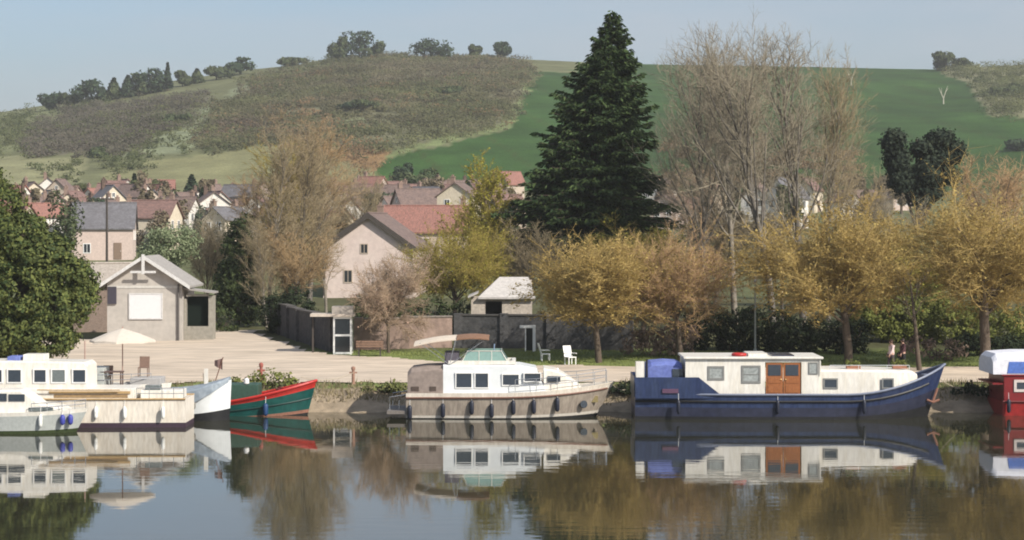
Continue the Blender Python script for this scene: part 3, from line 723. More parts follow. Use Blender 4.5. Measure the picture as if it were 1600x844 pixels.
def garage():
    Y = 131; x = (785 - 800) * Y / FPX; z = tz(x, Y); s = Y / FPX
    r = empty('garden_garage', (x, Y, z)); tag(r, 'small pale stone garage with open dark bay behind the slate wall', 'garage')
    st = M('garage_stone', (.47, .41, .34), .95, .2, 2.5, col2=(.38, .33, .28), bump=.02)
    zE = CAMH - (466 - HOR) * s - z; zR = CAMH - (437 - HOR) * s - z
    m = MB(); m.box(-.02, 1.9, 0, .25, -.2, zE); m.box(-2.0, -1.1, 0, .25, -.2, zE); m.box(-1.1, -.02, 0, .25, zE - .2, zE); m.box(-2.0, -1.8, .25, 4, -.2, zE); m.box(1.7, 1.9, .25, 4, -.2, zE); m.box(-1.8, 1.7, 3.8, 4, -.2, zE)
    m.add([(1.9, 0, zE), (1.9, 4, zE), (1.9, 2, zR - .05), (1.7, 0, zE), (1.7, 4, zE), (1.7, 2, zR - .05)], [(0, 1, 2), (5, 4, 3), (0, 2, 5, 3), (1, 4, 5, 2)])
    m.build('wall', st, r)
    gm = M('garage_roof', (.46, .43, .40), .9, .15, 2)
    q = MB(); q.slab([(-1.55, -.3, zE - .05), (2.1, -.3, zE - .05), (1.7, 2, zR), (-.2, 2, zR)], (0, 0, .12)); q.slab([(2.1, 4.3, zE - .05), (-1.55, 4.3, zE - .05), (-.2, 2, zR), (1.7, 2, zR)], (0, 0, .12)); q.build('roof', gm, r)
    MB().slab([(-2.2, -.4, zE + .02), (-1.56, -.4, zE + .3), (-1.56, 3, zE + .3), (-2.2, 3, zE + .02)], (0, 0, .1)).build('canopy', gm, r)
    MB().box(-1.1, -.02, 2.4, 2.45, -.2, zE).build('bay_shade_panel', DARK, r)  # near-black backing sheet, painting the darkness inside the garage opening
garage()
def gate():
    Y = 123.6; x = (825 - 800) * Y / FPX; z = tz(x, Y)
    r = empty('garden_gate', (x, Y, z)); tag(r, 'white painted gate frame standing before the long dark wall', 'gate')
    m = MB(); m.box(.28, .46, -.06, .06, 0, 1.6); m.box(-.18, -.12, -.04, .04, 0, 1.5); m.box(-.5, .28, -.05, .05, 1.42, 1.58); m.build('frame', FRAME_W, r)
    MB().box(-.12, .28, -.02, .02, .08, 1.40).build('door_leaf', DARK, r)
gate()
# ------------------------------------------------------------------ trees by the river
GOLD_TWIG = M('willow_twig', (.325, .23, .085), .85, .22, .35, col2=(.425, .31, .12), island=True, spec=.15)
GOLD_LEAF = M('willow_bud', (.36, .26, .085), .85, .22, .35, col2=(.47, .36, .13), island=True, trans=.4, spec=.1)
RUST_TWIG = M('willow_rust', (.32, .205, .11), .85, .2, .8, col2=(.43, .29, .16), island=True, spec=.15)
OLIVE_TWIG = M('willow_olive', (.20, .155, .045), .85, .2, .8, col2=(.33, .26, .07), island=True, spec=.15)
OLIVE_LEAF = M('willow_leaf', (.24, .22, .04), .85, .2, .8, col2=(.40, .37, .07), island=True, trans=.3, spec=.1)
TAN_TWIG = M('poplar_twig', (.215, .17, .105), .9, .2, .8, col2=(.32, .26, .16), island=True, spec=.1)
GREY_TWIG = M('grey_twig', (.19, .165, .12), .9, .2, .8, col2=(.30, .26, .19), island=True, spec=.1)
PINK_TWIG = M('pink_twig', (.28, .20, .135), .9, .2, .8, col2=(.40, .30, .21), island=True, spec=.1)
PINK_LEAF = M('pink_bud', (.36, .22, .16), .9, .2, .8, col2=(.50, .34, .27), island=True, trans=.25, spec=.1)

WILLOW = [dict(hfrac=.42, seg=4, wob=.05, up=.02, tip=.75), dict(n=13, ang=46, angv=18, len=.95, r=.5, seg=5, wob=.11, up=.07, **{'from': .5}),
          dict(n=11, ang=42, angv=14, len=.52, r=.45, seg=4, wob=.16, up=.02, **{'from': .15}), dict(n=9, ang=38, angv=14, len=.62, r=.45, seg=3, wob=.15, up=.0, rmin=.016, **{'from': .1}),
          dict(n=13, ang=46, angv=20, len=.46, r=.6, seg=1, wob=.16, up=-.02, rmin=.009, tip=.4, **{'from': .05})]
def willow(label, px, Y, seed, H, r, twig, bud, nbud, scale_w=1.0, par=WILLOW, bs=.075):
    t = bare_tree('willow_tree', label, px, Y, seed=seed, H=H, r=r, par=par, wood=BARK, twig=twig, split=2, group='golden trees along the towpath', buds=bud, nbud=nbud, bsize=bs)
    return t
def rescale(t, top_py, left_px, right_px):
    """stretch a tree evenly about its own foot so that it has the real height and spread measured"""
    zs, xs = [], []
    for c in t.children:
        n = len(c.data.vertices); a = np.empty(n * 3, np.float32); c.data.vertices.foreach_get('co', a); a = a.reshape(-1, 3)
        zs.append(a[:, 2]); xs.append(a[:, 0])
    z = np.percentile(np.concatenate(zs), 99.97); x = np.concatenate(xs)
    Y = t.location.y; ztop = CAMH - (top_py - HOR) * Y / FPX - t.location.z
    w = (right_px - left_px) * Y / FPX; ww = np.percentile(x, 98.8) - np.percentile(x, 1.2)
    mid = ((left_px + right_px) / 2 - 800) * Y / FPX
    sx, sz = w / ww, ztop / z
    t.scale = (sx, sx, sz)
    t.location.x += (mid - t.location.x - sx * (np.percentile(x, 98.8) + np.percentile(x, 1.2)) / 2) * .6
rescale(willow('golden willow in bud with slim trunk nearest the big conifer', 938, 117, 11, 8, .16, GOLD_TWIG, GOLD_LEAF, 13000), 358, 838, 1030)
rescale(willow('russet willow in bud standing between the golden one and the dark hedge', 1050, 118, 12, 8, .17, RUST_TWIG, GOLD_LEAF, 5500), 338, 968, 1155)
rescale(willow('broad golden willow rising behind the blue barge wheelhouse', 1302, 115, 13, 9, .19, GOLD_TWIG, GOLD_LEAF, 16000), 298, 1180, 1425)
rescale(willow('very large golden willow near the red boat', 1545, 114, 14, 10, .24, GOLD_TWIG, GOLD_LEAF, 15000), 245, 1425, 1685)
rescale(willow('olive gold tree in young leaf behind the pink garden wall', 705, 138, 15, 9, .18, OLIVE_TWIG, OLIVE_LEAF, 8000), 335, 640, 790)
rescale(willow('pinkish budding tree in front of the pale gabled house', 612, 122.5, 16, 7, .12, PINK_TWIG, PINK_LEAF, 700), 385, 555, 665)
rescale(willow('small olive tree with fresh leaves behind the big golden willows', 1440, 135, 17, 7, .14, OLIVE_TWIG, OLIVE_LEAF, 6000), 375, 1370, 1500)
rescale(willow('low olive gold tree at the foot of the conifer', 1000, 140, 18, 7, .15, OLIVE_TWIG, OLIVE_LEAF, 8000), 335, 940, 1075)

POPLAR = [dict(hfrac=.95, seg=9, wob=.035, up=.02, tip=.15), dict(n=30, ang=30, angv=8, len=.30, r=.36, seg=4, wob=.09, up=.10, shape=.35, **{'from': .14}),
          dict(n=8, ang=34, angv=10, len=.45, r=.42, seg=3, wob=.12, up=.06, rmin=.016, **{'from': .15}), dict(n=5, ang=30, angv=12, len=.5, r=.6, seg=2, wob=.12, up=.05, rmin=.012, **{'from': .1}),
          dict(n=7, ang=34, angv=14, len=.64, r=.65, seg=1, wob=.12, up=.04, rmin=.014, **{'from': .1})]
OLDTREE = [dict(hfrac=.55, seg=6, wob=.03, up=.03, tip=.6), dict(n=15, ang=36, angv=10, len=.85, r=.5, seg=6, wob=.06, up=.10, **{'from': .35}),
           dict(n=10, ang=34, angv=12, len=.42, r=.42, seg=4, wob=.13, up=.06, **{'from': .2}), dict(n=7, ang=36, angv=12, len=.48, r=.45, seg=3, wob=.14, up=.04, rmin=.018, **{'from': .15}),
           dict(n=7, ang=34, angv=14, len=.58, r=.6, seg=1, wob=.14, up=.05, rmin=.014, **{'from': .12})]
BROAD = [dict(hfrac=.86, seg=9, wob=.04, up=.03, tip=.2), dict(n=20, ang=30, angv=8, len=.50, r=.42, seg=6, wob=.06, up=.10, shape=.5, **{'from': .32}),
         dict(n=9, ang=36, angv=12, len=.45, r=.42, seg=3, wob=.12, up=.08, **{'from': .2}), dict(n=6, ang=34, angv=12, len=.5, r=.5, seg=2, wob=.14, up=.06, rmin=.016, **{'from': .15}),
         dict(n=5, ang=32, angv=14, len=.6, r=.6, seg=1, wob=.14, up=.07, rmin=.012, **{'from': .1})]
SPARSE = [dict(hfrac=.95, seg=7, wob=.03, up=.02, tip=.25), dict(n=11, ang=38, angv=9, len=.30, r=.36, seg=4, wob=.09, up=.10, shape=.35, **{'from': .45}), dict(n=6, ang=34, angv=10, len=.45, r=.42, seg=3, wob=.12, up=.06, rmin=.014, **{'from': .2}), dict(n=4, ang=30, angv=12, len=.5, r=.6, seg=2, wob=.12, up=.05, rmin=.010, **{'from': .2})]
def pop(label, px, Y, seed, top, l, r, twig, wood=BARK_PALE, par=POPLAR, rr=.2, H=16, bud=None, nb=0, group='bare poplars'):
    t = bare_tree('bare_tree', label, px, Y, seed=seed, H=H, r=rr, par=par, wood=wood, twig=twig, split=2, group=group, buds=bud, nbud=nb, bsize=.13); rescale(t, top, l, r); return t
pop('tall tan poplar with pale trunk beside the ivy clad tree', 428, 150, 31, 165, 388, 470, TAN_TWIG)
pop('tallest tan poplar directly left of the gabled house', 470, 152, 32, 175, 428, 520, TAN_TWIG, BARK_GREY)
pop('slender tan poplar beside the gabled house wall', 505, 156, 33, 215, 470, 535, TAN_TWIG)
pop('slender pale trunked tree at the corner of the gravel yard', 410, 144, 34, 330, 380, 440, TAN_TWIG, BARK_PALE, rr=.16)
pop('great leafless tree with tall upright trunk behind the lamp post', 1168, 134, 35, 20, 1088, 1248, GREY_TWIG, BARK_GREY, BROAD, .34, 20)
pop('tall leafless tree with fine twigs close beside the conifer', 1100, 140, 36, 50, 1030, 1165, GREY_TWIG, BARK_GREY, BROAD, .26, 18)
pop('leafless tree with pale trunk between the two tallest bare ones', 1138, 146, 53, 42, 1070, 1205, GREY_TWIG, BARK_PALE, BROAD, .24, 18)
pop('leafless tree with yellowish lower twigs near the pine', 1240, 138, 37, 32, 1165, 1310, GREY_TWIG, BARK_GREY, BROAD, .28, 18)
pop('tawny twigged leafless tree overlapping the pine side of the grove', 1300, 144, 54, 62, 1240, 1350, TAN_TWIG, BARK_GREY, BROAD, .22, 16)
pop('upright yellow green poplar leaning by the conifer', 775, 150, 38, 235, 735, 818, OLIVE_TWIG, BARK_GREY, POPLAR, .18, 14, OLIVE_LEAF, 5200)
pop('tangle of brown bare stems under the conifer', 830, 143, 39, 340, 780, 885, TAN_TWIG, BARK_GREY, OLDTREE, .15, 9)
pop('slender bare dark tree beside the walking couple', 1430, 112, 40, 400, 1400, 1464, GREY_TWIG, BARK, SPARSE, .14, 8)
pop('pale leafless tree in front of the dark pine', 1395, 160, 41, 300, 1350, 1440, GREY_TWIG, BARK_PALE, OLDTREE, .15, 10)
pop('brown leafless tree screening the village roofs', 332, 190, 42, 305, 295, 372, GREY_TWIG, BARK, OLDTREE, .15, 9, SCRUB_GREEN, 900)
pop('pinkish brown leafless tree beyond the conifer', 1085, 210, 43, 240, 1035, 1135, PINK_TWIG, BARK, OLDTREE, .18, 12)
pop('tawny leafless tree between pine and village', 1350, 190, 44, 235, 1300, 1400, TAN_TWIG, BARK_GREY, OLDTREE, .18, 12)
pop('rust coloured leafless tree behind the very large willow', 1555, 180, 45, 235, 1490, 1620, RUST_TWIG, BARK_GREY, OLDTREE, .18, 12)
pop('tawny leafless tree beside the gabled house chimney', 560, 240, 46, 255, 520, 600, TAN_TWIG, BARK_GREY, OLDTREE, .18, 12)

pop('brown leafless tree standing between hut and ivy clad tree', 318, 158, 47, 340, 285, 360, TAN_TWIG, BARK, OLDTREE, .14, 9)
pop('olive tinted poplar crowding the tan ones beside the yard', 448, 165, 48, 210, 405, 500, OLIVE_TWIG, BARK_GREY, POPLAR, .2, 14)
pop('golden brown leafless tree filling the gap behind the russet willow', 1130, 150, 49, 300, 1060, 1200, TAN_TWIG, BARK_GREY, OLDTREE, .18, 11)
pop('tawny leafless tree low behind the great leafless one', 1220, 155, 50, 320, 1160, 1290, TAN_TWIG, BARK_GREY, OLDTREE, .18, 11)
pop('yellow brown leafless tree behind the small olive tree', 1400, 150, 51, 330, 1340, 1460, OLIVE_TWIG, BARK_GREY, OLDTREE, .18, 11)
pop('brown leafless tree rising behind the small garage', 800, 160, 52, 310, 755, 850, TAN_TWIG, BARK_GREY, OLDTREE, .18, 11)

WARM_TWIG = M('warm_twig', (.26, .18, .095), .9, .2, .8, col2=(.36, .255, .14), island=True, spec=.1)
pop('warm brown poplar at the yard side of the tan poplars', 398, 170, 55, 250, 362, 436, WARM_TWIG, BARK_GREY, POPLAR, .18, 13)
pop('warm brown poplar rising behind the other poplars', 492, 182, 56, 185, 445, 545, WARM_TWIG, BARK_GREY, POPLAR, .22, 15)
pop('warm brown bushy tree between the poplars and the dark shrubs', 460, 146, 57, 350, 415, 515, WARM_TWIG, BARK_GREY, OLDTREE, .14, 8)
pop('yellow green tree between the red tiled roof and the conifer', 742, 165, 58, 300, 700, 790, OLIVE_TWIG, BARK_GREY, OLDTREE, .16, 10, OLIVE_LEAF, 4500)
# the great conifer
NEEDLE = M('conifer_needle', (.016, .035, .014), .8, .35, .35, col2=(.072, .105, .036), island=True, trans=.12, spec=.15)
def conifer():
    Y = 150; s = Y / FPX; px = 915; x = (px - 800) * s; z = tz(x, Y)
    root = empty('conifer_tree', (x, Y, z)); tag(root, 'huge dark green conifer with pointed leaning top', 'tree')
    nr = np.random.default_rng(5)
    zt = CAMH - (12 - HOR) * s - z; zb = CAMH - (392 - HOR) * s - z
    rows = np.array([12, 60, 100, 150, 200, 250, 300, 335, 365, 392]); lft = np.array([956, 934, 908, 884, 858, 832, 808, 794, 806, 850]); rgt = np.array([961, 978, 996, 1008, 1014, 1022, 1036, 1048, 1040, 990])
    zz = CAMH - (rows - HOR) * s - z; o = np.argsort(zz)
    cx = lambda h: np.interp(h, zz[o], (((lft + rgt) / 2 - px) * s)[o]); rad = lambda h: np.interp(h, zz[o], ((rgt - lft) / 2 * s)[o])
    tr = [(0, 0, -.1, .1, 0, zb, .45, .40)]
    hs_ = np.linspace(zb - .5, zt - .3, 9)
    for a, b in zip(hs_[:-1], hs_[1:]): tr.append((cx(a), 0, a, cx(b), 0, b, .40 * (1 - (a - zb) / (zt - zb + 1)), .40 * (1 - (b - zb) / (zt - zb)) + .02))
    cen, seg = [], list(tr); dirs = []
    nb = 660
    for i in range(nb):
        h = zb + (zt - .25 - zb) * (1 - max(0., 1 - (i + .5) / nb) ** .62)
        az = i * 2.39996 + nr.normal() * .2
        R = rad(h) * nr.uniform(.64, 1.12) * (1 + .16 * math.sin(az * 2 + h * .9) * math.sin(h * 1.7)) + .15
        up = .25 * (h - zb) / (zt - zb) + nr.normal() * .06
        p0 = np.array([cx(h), 0, h]); e = np.array([math.cos(az), math.sin(az), 0])
        droop = -.28 * (1 - (h - zb) / (zt - zb))
        pts = [p0 + e * R * t + np.array([0, 0, R * (up * t + droop * t * t + .14 * t ** 3)]) for t in np.linspace(0, 1, 6)]
        for a, b in zip(pts[:-1], pts[1:]): seg.append((*a, *b, .035, .02))
        n = int(28 + 25 * R)
        t = nr.uniform(.02 if R < 1.2 else .2, 1.02, n) ** .8; w = .16 + .20 * R * (1.05 - t) * 1.0
        side = np.array([-e[1], e[0], 0])
        base = np.array(pts)[0] + np.outer(R * t, e); base[:, 2] += R * (up * t + droop * t * t + .14 * t ** 3)
        off = nr.normal(size=n) * w
        c = base + off[:, None] * side + np.stack([np.zeros(n), np.zeros(n), -np.abs(nr.normal(size=n)) * .16 - .12 * np.abs(off)], 1)
        cen.append(c); dirs.append(e + side * np.sign(off)[:, None] * .7 + np.array([0, 0, -.45]) + nr.normal(size=(n, 3)) * .35)
    cen = np.concatenate(cen); d = np.concatenate(dirs); d /= np.linalg.norm(d, axis=1, keepdims=True)
    n = len(cen); e = np.cross(d, nr.normal(size=(n, 3))); e /= np.linalg.norm(e, axis=1, keepdims=True)
    L = nr.uniform(.28, .56, (n, 1)); W = L * .34
    V = np.stack([cen - d * L * .5, cen + e * W * .5, cen + d * L * .5, cen - e * W * .5], 1).reshape(-1, 3)
    link('crown', np_mesh('crown', V, np.arange(n * 4).reshape(-1, 4)), root, NEEDLE)
    V, F = frustums(seg, 5); link('trunk', np_mesh('trunk', V, F), root, M('conifer_bark', (.06, .045, .035), .95, .2, 4))
conifer()

# broad evergreens and leafy bushes
EVER = M('evergreen_leaf', (.034, .058, .018), .75, .35, .5, col2=(.14, .155, .04), island=True, trans=.2, spec=.25)
IVY = M('ivy_leaf', (.028, .042, .018), .75, .25, .8, col2=(.07, .09, .03), island=True, trans=.2, spec=.2)
PALEG = M('pale_leaf', (.17, .21, .11), .8, .2, .8, col2=(.30, .34, .20), island=True, trans=.3, spec=.1)
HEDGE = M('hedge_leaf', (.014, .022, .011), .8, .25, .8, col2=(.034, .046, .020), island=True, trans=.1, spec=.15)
YGREEN = M('spring_leaf', (.12, .14, .035), .8, .2, .8, col2=(.22, .235, .07), island=True, trans=.3, spec=.1)
PINE = M('pine_needle', (.020, .030, .022), .85, .25, .7, col2=(.045, .056, .036), island=True, trans=.1, spec=.1)
DRY = M('dry_leaf', (.24, .17, .13), .95, .2, .8, col2=(.36, .26, .20), island=True, trans=.2, spec=.05)
leafy('evergreen_tree', 'big dense evergreen tree with yellowish tips beside the hut', 35, 114,
      [(-62, 285, 0, 34, 1.3, 34), (-45, 325, .2, 50, 1.9, 40), (-8, 372, 0, 56, 2.1, 40), (38, 405, -.5, 48, 1.9, 42), (78, 432, .1, 36, 1.5, 32), (86, 462, .3, 30, 1.3, 28), (55, 480, -.4, 46, 1.8, 34), (-55, 400, -.4, 62, 2.2, 50), (-80, 470, -.5, 60, 2.2, 50), (5, 450, -.8, 60, 2.2, 46), (30, 522, -.6, 60, 2.0, 34), (-40, 520, -.6, 66, 2.3, 40)],
      42, .15, .20, 44, EVER, BARK, .28, seed=61)
leafy('ivy_tree', 'tall ivy clad dark green tree beyond the gravel yard', 372, 146, [(0, 400, 0, 24, 1.2, 55), (-12, 450, 0, 26, 1.3, 50), (10, 470, .3, 26, 1.3, 40), (6, 360, 0, 14, .8, 30)], 46, .16, .2, 34, IVY, BARK, .16, seed=62)
leafy('flowering_shrub', 'pale green budding shrub behind the hut roof', 262, 150, [(0, 385, 0, 36, 1.6, 34), (-22, 395, .3, 26, 1.3, 28), (22, 380, .2, 28, 1.3, 30)], 34, .12, .24, 26, PALEG, BARK, .09, seed=63)
leafy('pine_tree', 'dark two lobed pine rising over the golden trees', 1432, 172, [(-36, 222, 0, 17, 1.0, 20), (-30, 250, .3, 20, 1.2, 22), (-22, 280, 0, 20, 1.2, 22), (10, 232, .2, 16, 1.0, 15), (38, 218, .3, 20, 1.3, 15), (58, 236, .1, 16, 1.0, 18), (34, 250, .4, 26, 1.6, 20), (14, 272, -.2, 22, 1.3, 22), (46, 274, .2, 20, 1.2, 16), (4, 305, 0, 18, 1.1, 22), (24, 300, .3, 16, 1.0, 14)], 60, .2, .22, 30, PINE, M('conifer_bark'), .26, seed=64)
def hedge(label, px0, px1, top, Y, d, mat, seed, name='hedge', per=60, cat='hedge', group=None):
    n = max(2, int((px1 - px0) / 22)); w = (px1 - px0) / n
    zb = HOR + (CAMH - tz(((px0 + px1) / 2 - 800) * Y / FPX, Y)) * FPX / Y
    r = random.Random(seed); bl = []
    for i in range(n):
        tp = top + r.uniform(-6, 8); bl.append((px0 + w * (i + .5) - (px0 + px1) / 2, (tp + zb) / 2 + 4, r.uniform(-.2, .2), w * .95, d, (zb - tp) / 2 + 4))
    leafy(name, label, (px0 + px1) / 2, Y, bl, per, .13, .16, 24, mat, BARK, .05, trunk_h=.8, seed=seed, crown='foliage', cat=cat, group=group, shell=.8)
hedge('tall dark clipped hedge behind the barge wheelhouse, with ragged top', 1078, 1200, 478, 124, 1.0, HEDGE, 71)
hedge('dark hedge block behind the broad golden willow', 1206, 1292, 488, 123, .9, HEDGE, 72)
hedge('short dark hedge block just past the willow trunk', 1306, 1348, 492, 122, .8, HEDGE, 73)
hedge('dark shrub mass above the curving stone wall', 418, 480, 452, 138, 1.3, HEDGE, 74, 'shrub', cat='shrub')
hedge('green garden shrub behind the pink wall', 548, 640, 462, 130, 1.0, IVY, 75, 'shrub', 40, cat='shrub')
hedge('olive shrub row beside the small garage', 640, 740, 468, 133, .9, IVY, 76, 'shrub', 34, cat='shrub')
hedge('brown hedge top between the garage and the golden willow', 835, 985, 482, 128, .8, M('brown_hedge', (.09, .07, .035), .9, .2, .8, col2=(.19, .15, .06), island=True, trans=.2), 77, 'shrub', 36, cat='shrub')
hedge('dry pinkish brambles heaped by the dark wall end', 985, 1078, 508, 121, .9, DRY, 78, 'bramble_or_shade_bush', 36, cat='bush')
hedge('bright spring green bank of shrubs behind the walking couple', 1335, 1470, 440, 130, 1.6, YGREEN, 79, 'shrub', 60, cat='shrub')
hedge('spring green shrubs under the very large willow', 1470, 1620, 470, 128, 1.4, YGREEN, 80, 'shrub', 34, cat='shrub')
hedge('dark evergreen hedge below the very large willow', 1490, 1640, 520, 121, .8, HEDGE, 81)
hedge('brownish low bushes beside the walking couple', 1425, 1500, 528, 118, .7, DRY, 82, 'bramble_or_shade_bush', 28, cat='bush')
hedge('added dark foliage standing in for boat shadow on the bank ahead of the cruiser', 958, 996, 598, 104.2, .6, HEDGE, 83, 'bramble_or_shade_bush', 60, cat='bush')  # leaf mass put in to darken the bank where the barge shades it
hedge('added dark foliage standing in for boat shadow on the bank by the red boat', 1478, 1560, 606, 104.0, .6, HEDGE, 84, 'bramble_or_shade_bush', 60, cat='bush')  # second added clump, darkening the bank left of the red boat like its shadow
hedge('fresh green bankside tuft behind the green boat', 372, 450, 586, 105.2, .6, YGREEN, 85, 'bank_plant', 40, cat='plant')
hedge('olive bankside tuft behind the cruiser stern', 580, 640, 592, 104.6, .5, M('olive_leaf', (.09, .11, .03), .9, .2, .8, col2=(.2, .2, .07), island=True, trans=.2), 86, 'bank_plant', 40, cat='plant')
hedge('brown garden shrub beside the hut lean-to', 325, 362, 470, 140, .8, IVY, 87, 'shrub', 30, cat='shrub')
# village greenery between the roofs
VILLAGE_TWIG = M('village_twig', (.17, .135, .095), .95, .3, .3, col2=(.21, .18, .11), trans=.3, spec=.05)
def village_green():
    r = random.Random(8)
    for i in range(96):
        px = r.uniform(10, 800) if i < 78 else r.uniform(1030, 1420); D = r.uniform(275, 425); x = (px - 800) * D / FPX
        h = r.uniform(3, 7.5); c = r.choice((0, 1, 1, 1, 2)); dz = CAMH + 0; top = HOR + (CAMH - tz(x, D) - h) * FPX / D
        q = min(HOUSES, key=lambda a: (a[0] - x) ** 2 + (a[1] - D) ** 2); rel = 'before' if D < q[1] - 3 else 'behind' if D > q[1] + 3 else 'beside'
        far_tree('village_tree', ('tall ' if h > 5 else 'low ') + ('dark evergreen', 'bare brown', 'olive green')[c] + ' tree ' + rel + ' ' + q[2], px, top, r.uniform(22, 52), 8, D, (DARKCON, VILLAGE_TWIG, SCRUB_GREEN)[c], 300 + i, 'cone' if c == 0 and r.random() < .5 else 'round', 'garden trees in the village')
village_green()
far_tree('village_tree', 'dark fir standing among the far white gables', 210, 272, 24, 8, 380, DARKCON, 400, 'cone', 'garden trees in the village')
far_tree('village_tree', 'dark round tree beside the wide grey slate roof', 102, 290, 56, 8, 240, DARKCON2, 401, 'round', 'garden trees in the village')

# grass blades on the lawn edge and bank
def grass(name, label, n, y0, y1, x0, x1, h, mat, seed, avoid=None):
    nr = np.random.default_rng(seed); x = nr.uniform(x0, x1, n); y = nr.uniform(y0, y1, n)
    if avoid is not None: k = ~in_poly(x, y, avoid); x, y = x[k], y[k]
    n = len(x); z = terr_z(x, y); H = h * nr.uniform(.4, 1.3, n) * (1 + .5 * np.sin(x * .7) * np.sin(y * 1.3)); a = nr.uniform(0, 6.3, n); w = .035
    dx, dy = np.cos(a) * w, np.sin(a) * w
    V = np.stack([np.stack([x - dx, y - dy, z - .02], 1), np.stack([x + dx, y + dy, z - .02], 1), np.stack([x + nr.normal(size=n) * H * .35, y + nr.normal(size=n) * H * .35, z + H], 1)], 1).reshape(-1, 3)
    tag(link(name, np_mesh(name, V, np.arange(n * 3).reshape(-1, 3)), None, mat), label, 'grass', None, 'stuff')
GRASS = M('grass_blade', (.17, .20, .06), .9, .3, .3, col2=(.27, .30, .10), island=True, trans=.25, spec=.1)
DGRASS = M('bank_grass', (.19, .16, .09), .9, .2, .5, col2=(.30, .25, .15), island=True, trans=.25, spec=.1)
grass('lawn_grass', 'short green lawn grass between the track and the garden walls', 45000, 106.5, 124, -16, 42, .08, GRASS, 1, yard)
grass('bank_grass', 'dry grass on the sloping river bank', 16000, 103.2, 106.0, -60, 60, .26, DGRASS, 2)
# ------------------------------------------------------------------ boats
class Fr:
    """local frame of a moored boat: x along the bank, z up from the water; Dn = distance of its near side"""
    def __init__(s, px, Dn): s.D = Dn; s.k = Dn / FPX; s.px = px; s.wx = (px - 800) * s.k
    def x(s, px): return (px - s.px) * s.k
    def z(s, py): return CAMH - (py - HOR) * s.k

def hull(L, B, x0, sheer, rows_col, root, bow=1, stern_w=.85, full=.62, bow_pow=2.2, rake=.8, wl=.88, zb=-.45, flare=1.0, n=26, deck=None, deck_drop=.12, names=('hull',), srake=0.0):
    """x0: stern; sheer(u) -> rail height; rows_col: [(t0, t1, material, name)] bands of height; half breadth B at midship"""
    def hb(u, t):
        a = stern_w + (1 - stern_w) * smooth(0, .35, u)
        f = max(0.0, (u - full) / (1 - full)); dk = a * max(0.0, 1 - f ** bow_pow) ** .75
        f2 = max(0.0, (u - full * .86) / (1 - full * .86)); wlb = a * wl * max(0.0, 1 - f2 ** (bow_pow * .9))
        tt = t ** flare
        return B * (wlb * (1 - tt) + dk * tt)
    def pt(u, t, sd):
        z = zb + t * (sheer(u) - zb); x = x0 + bow * (u * L + rake * (t - 1) * u ** 5 + srake * (1 - t) * (1 - u) ** 6)
        return (x, sd * hb(u, t) * 1.0, z)
    us = [i / n for i in range(n + 1)]; us = [1 - (1 - u) ** 1.15 for u in us]
    out = {}
    for t0, t1, mat, nm in rows_col:
        m = MB(); k = max(2, int((t1 - t0) * 12))
        ts = [t0 + (t1 - t0) * i / k for i in range(k + 1)]
        for sd in (-1, 1):
            rings = [[pt(u, t, sd) for t in ts] for u in us]
            m.loft(rings, closed=False)
        m.add([pt(0, t, -1) for t in ts] + [pt(0, t, 1) for t in ts], [(i, i + 1, k + 2 + i, k + 1 + i) for i in range(k)])
        o = out.get('hull')
        part = m.build(nm, mat, root if not (nm != 'hull' and o) else o, sm=False)
        out[nm] = part
    if deck:
        m = MB(); ps = []
        for u in us: a = pt(u, 1, -1); ps.append((a[0], abs(a[1]) * .985, sheer(u) - deck_drop))
        m.add([(x, -y, z) for x, y, z in ps] + [(x, y, z) for x, y, z in ps], [(i, i + 1, len(ps) + i + 1, len(ps) + i) for i in range(len(ps) - 1)])
        m.build('deck', deck, root)
    def rail(nm, mat, r, dz=0.0, t=1.0, u0=0, u1=1, par=None, out_=1.02):
        q = MB(); uu = [u for u in us if u0 <= u <= u1]
        for sd in (-1, 1): q.tube([(pt(u, t, sd)[0], pt(u, t, sd)[1] * out_, pt(u, t, sd)[2] + dz) for u in uu], r, 6)
        return q.build(nm, mat, par or root)
    return pt, rail

def boat_root(name, label, fr, beam, cat='boat', rz=0.0):
    r = empty(name, (fr.wx, fr.D + beam / 2, 0), rz); tag(r, label, cat, None); return r

PAINT_W = M('boat_white', (.74, .71, .65), .38, .10, 1.6, col2=(.64, .60, .52), stretch=(2.2, 2.2, .5))
PAINT_WG = M('boat_whitegrey', (.66, .68, .68), .35, .05, 1.2)
CREAM = M('boat_cream', (.74, .68, .59), .42, .12, 1.6, col2=(.62, .55, .46), stretch=(2.5, 2.5, .5))
BEIGE = M('boat_beige', (.34, .29, .235), .45, .18, 1.6, col2=(.24, .20, .165), stretch=(2.5, 2.5, .5))
NAVY = M('barge_blue', (.016, .027, .075), .35, .25, 1.2, col2=(.030, .046, .10), stretch=(2.5, 2.5, .6))
NAVY_D = M('barge_navy', (.017, .020, .042), .45, .25, 1.2, col2=(.025, .028, .05))
BLACKP = M('tar_black', (.012, .012, .013), .5, .2, 2)
CANVAS_B = M('canvas_blue', (.10, .13, .36), .8, .15, 2, col2=(.14, .18, .42))
CANVAS_T = M('canvas_taupe', (.23, .185, .16), .85, .15, 2)
CANVAS_C = M('canvas_cream', (.72, .62, .50), .85, .05, 2, trans=.15)
TEAK = M('varnished_wood', (.33, .125, .045), .35, .25, 4, col2=(.24, .085, .03), stretch=(6, 6, 1))
TAN = M('teak_rail', (.42, .28, .13), .5, .15, 3)
REDP = M('red_paint', (.20, .014, .016), .4, .15, 1.5, col2=(.16, .012, .014))
REDB = M('bright_red', (.42, .026, .020), .4, .12, 1.5)
GREENP = M('green_paint', (.004, .055, .050), .4, .2, 1.2, col2=(.008, .070, .060))
STEEL = M('steel_rail', (.60, .60, .60), .25, .05, metal=.8)
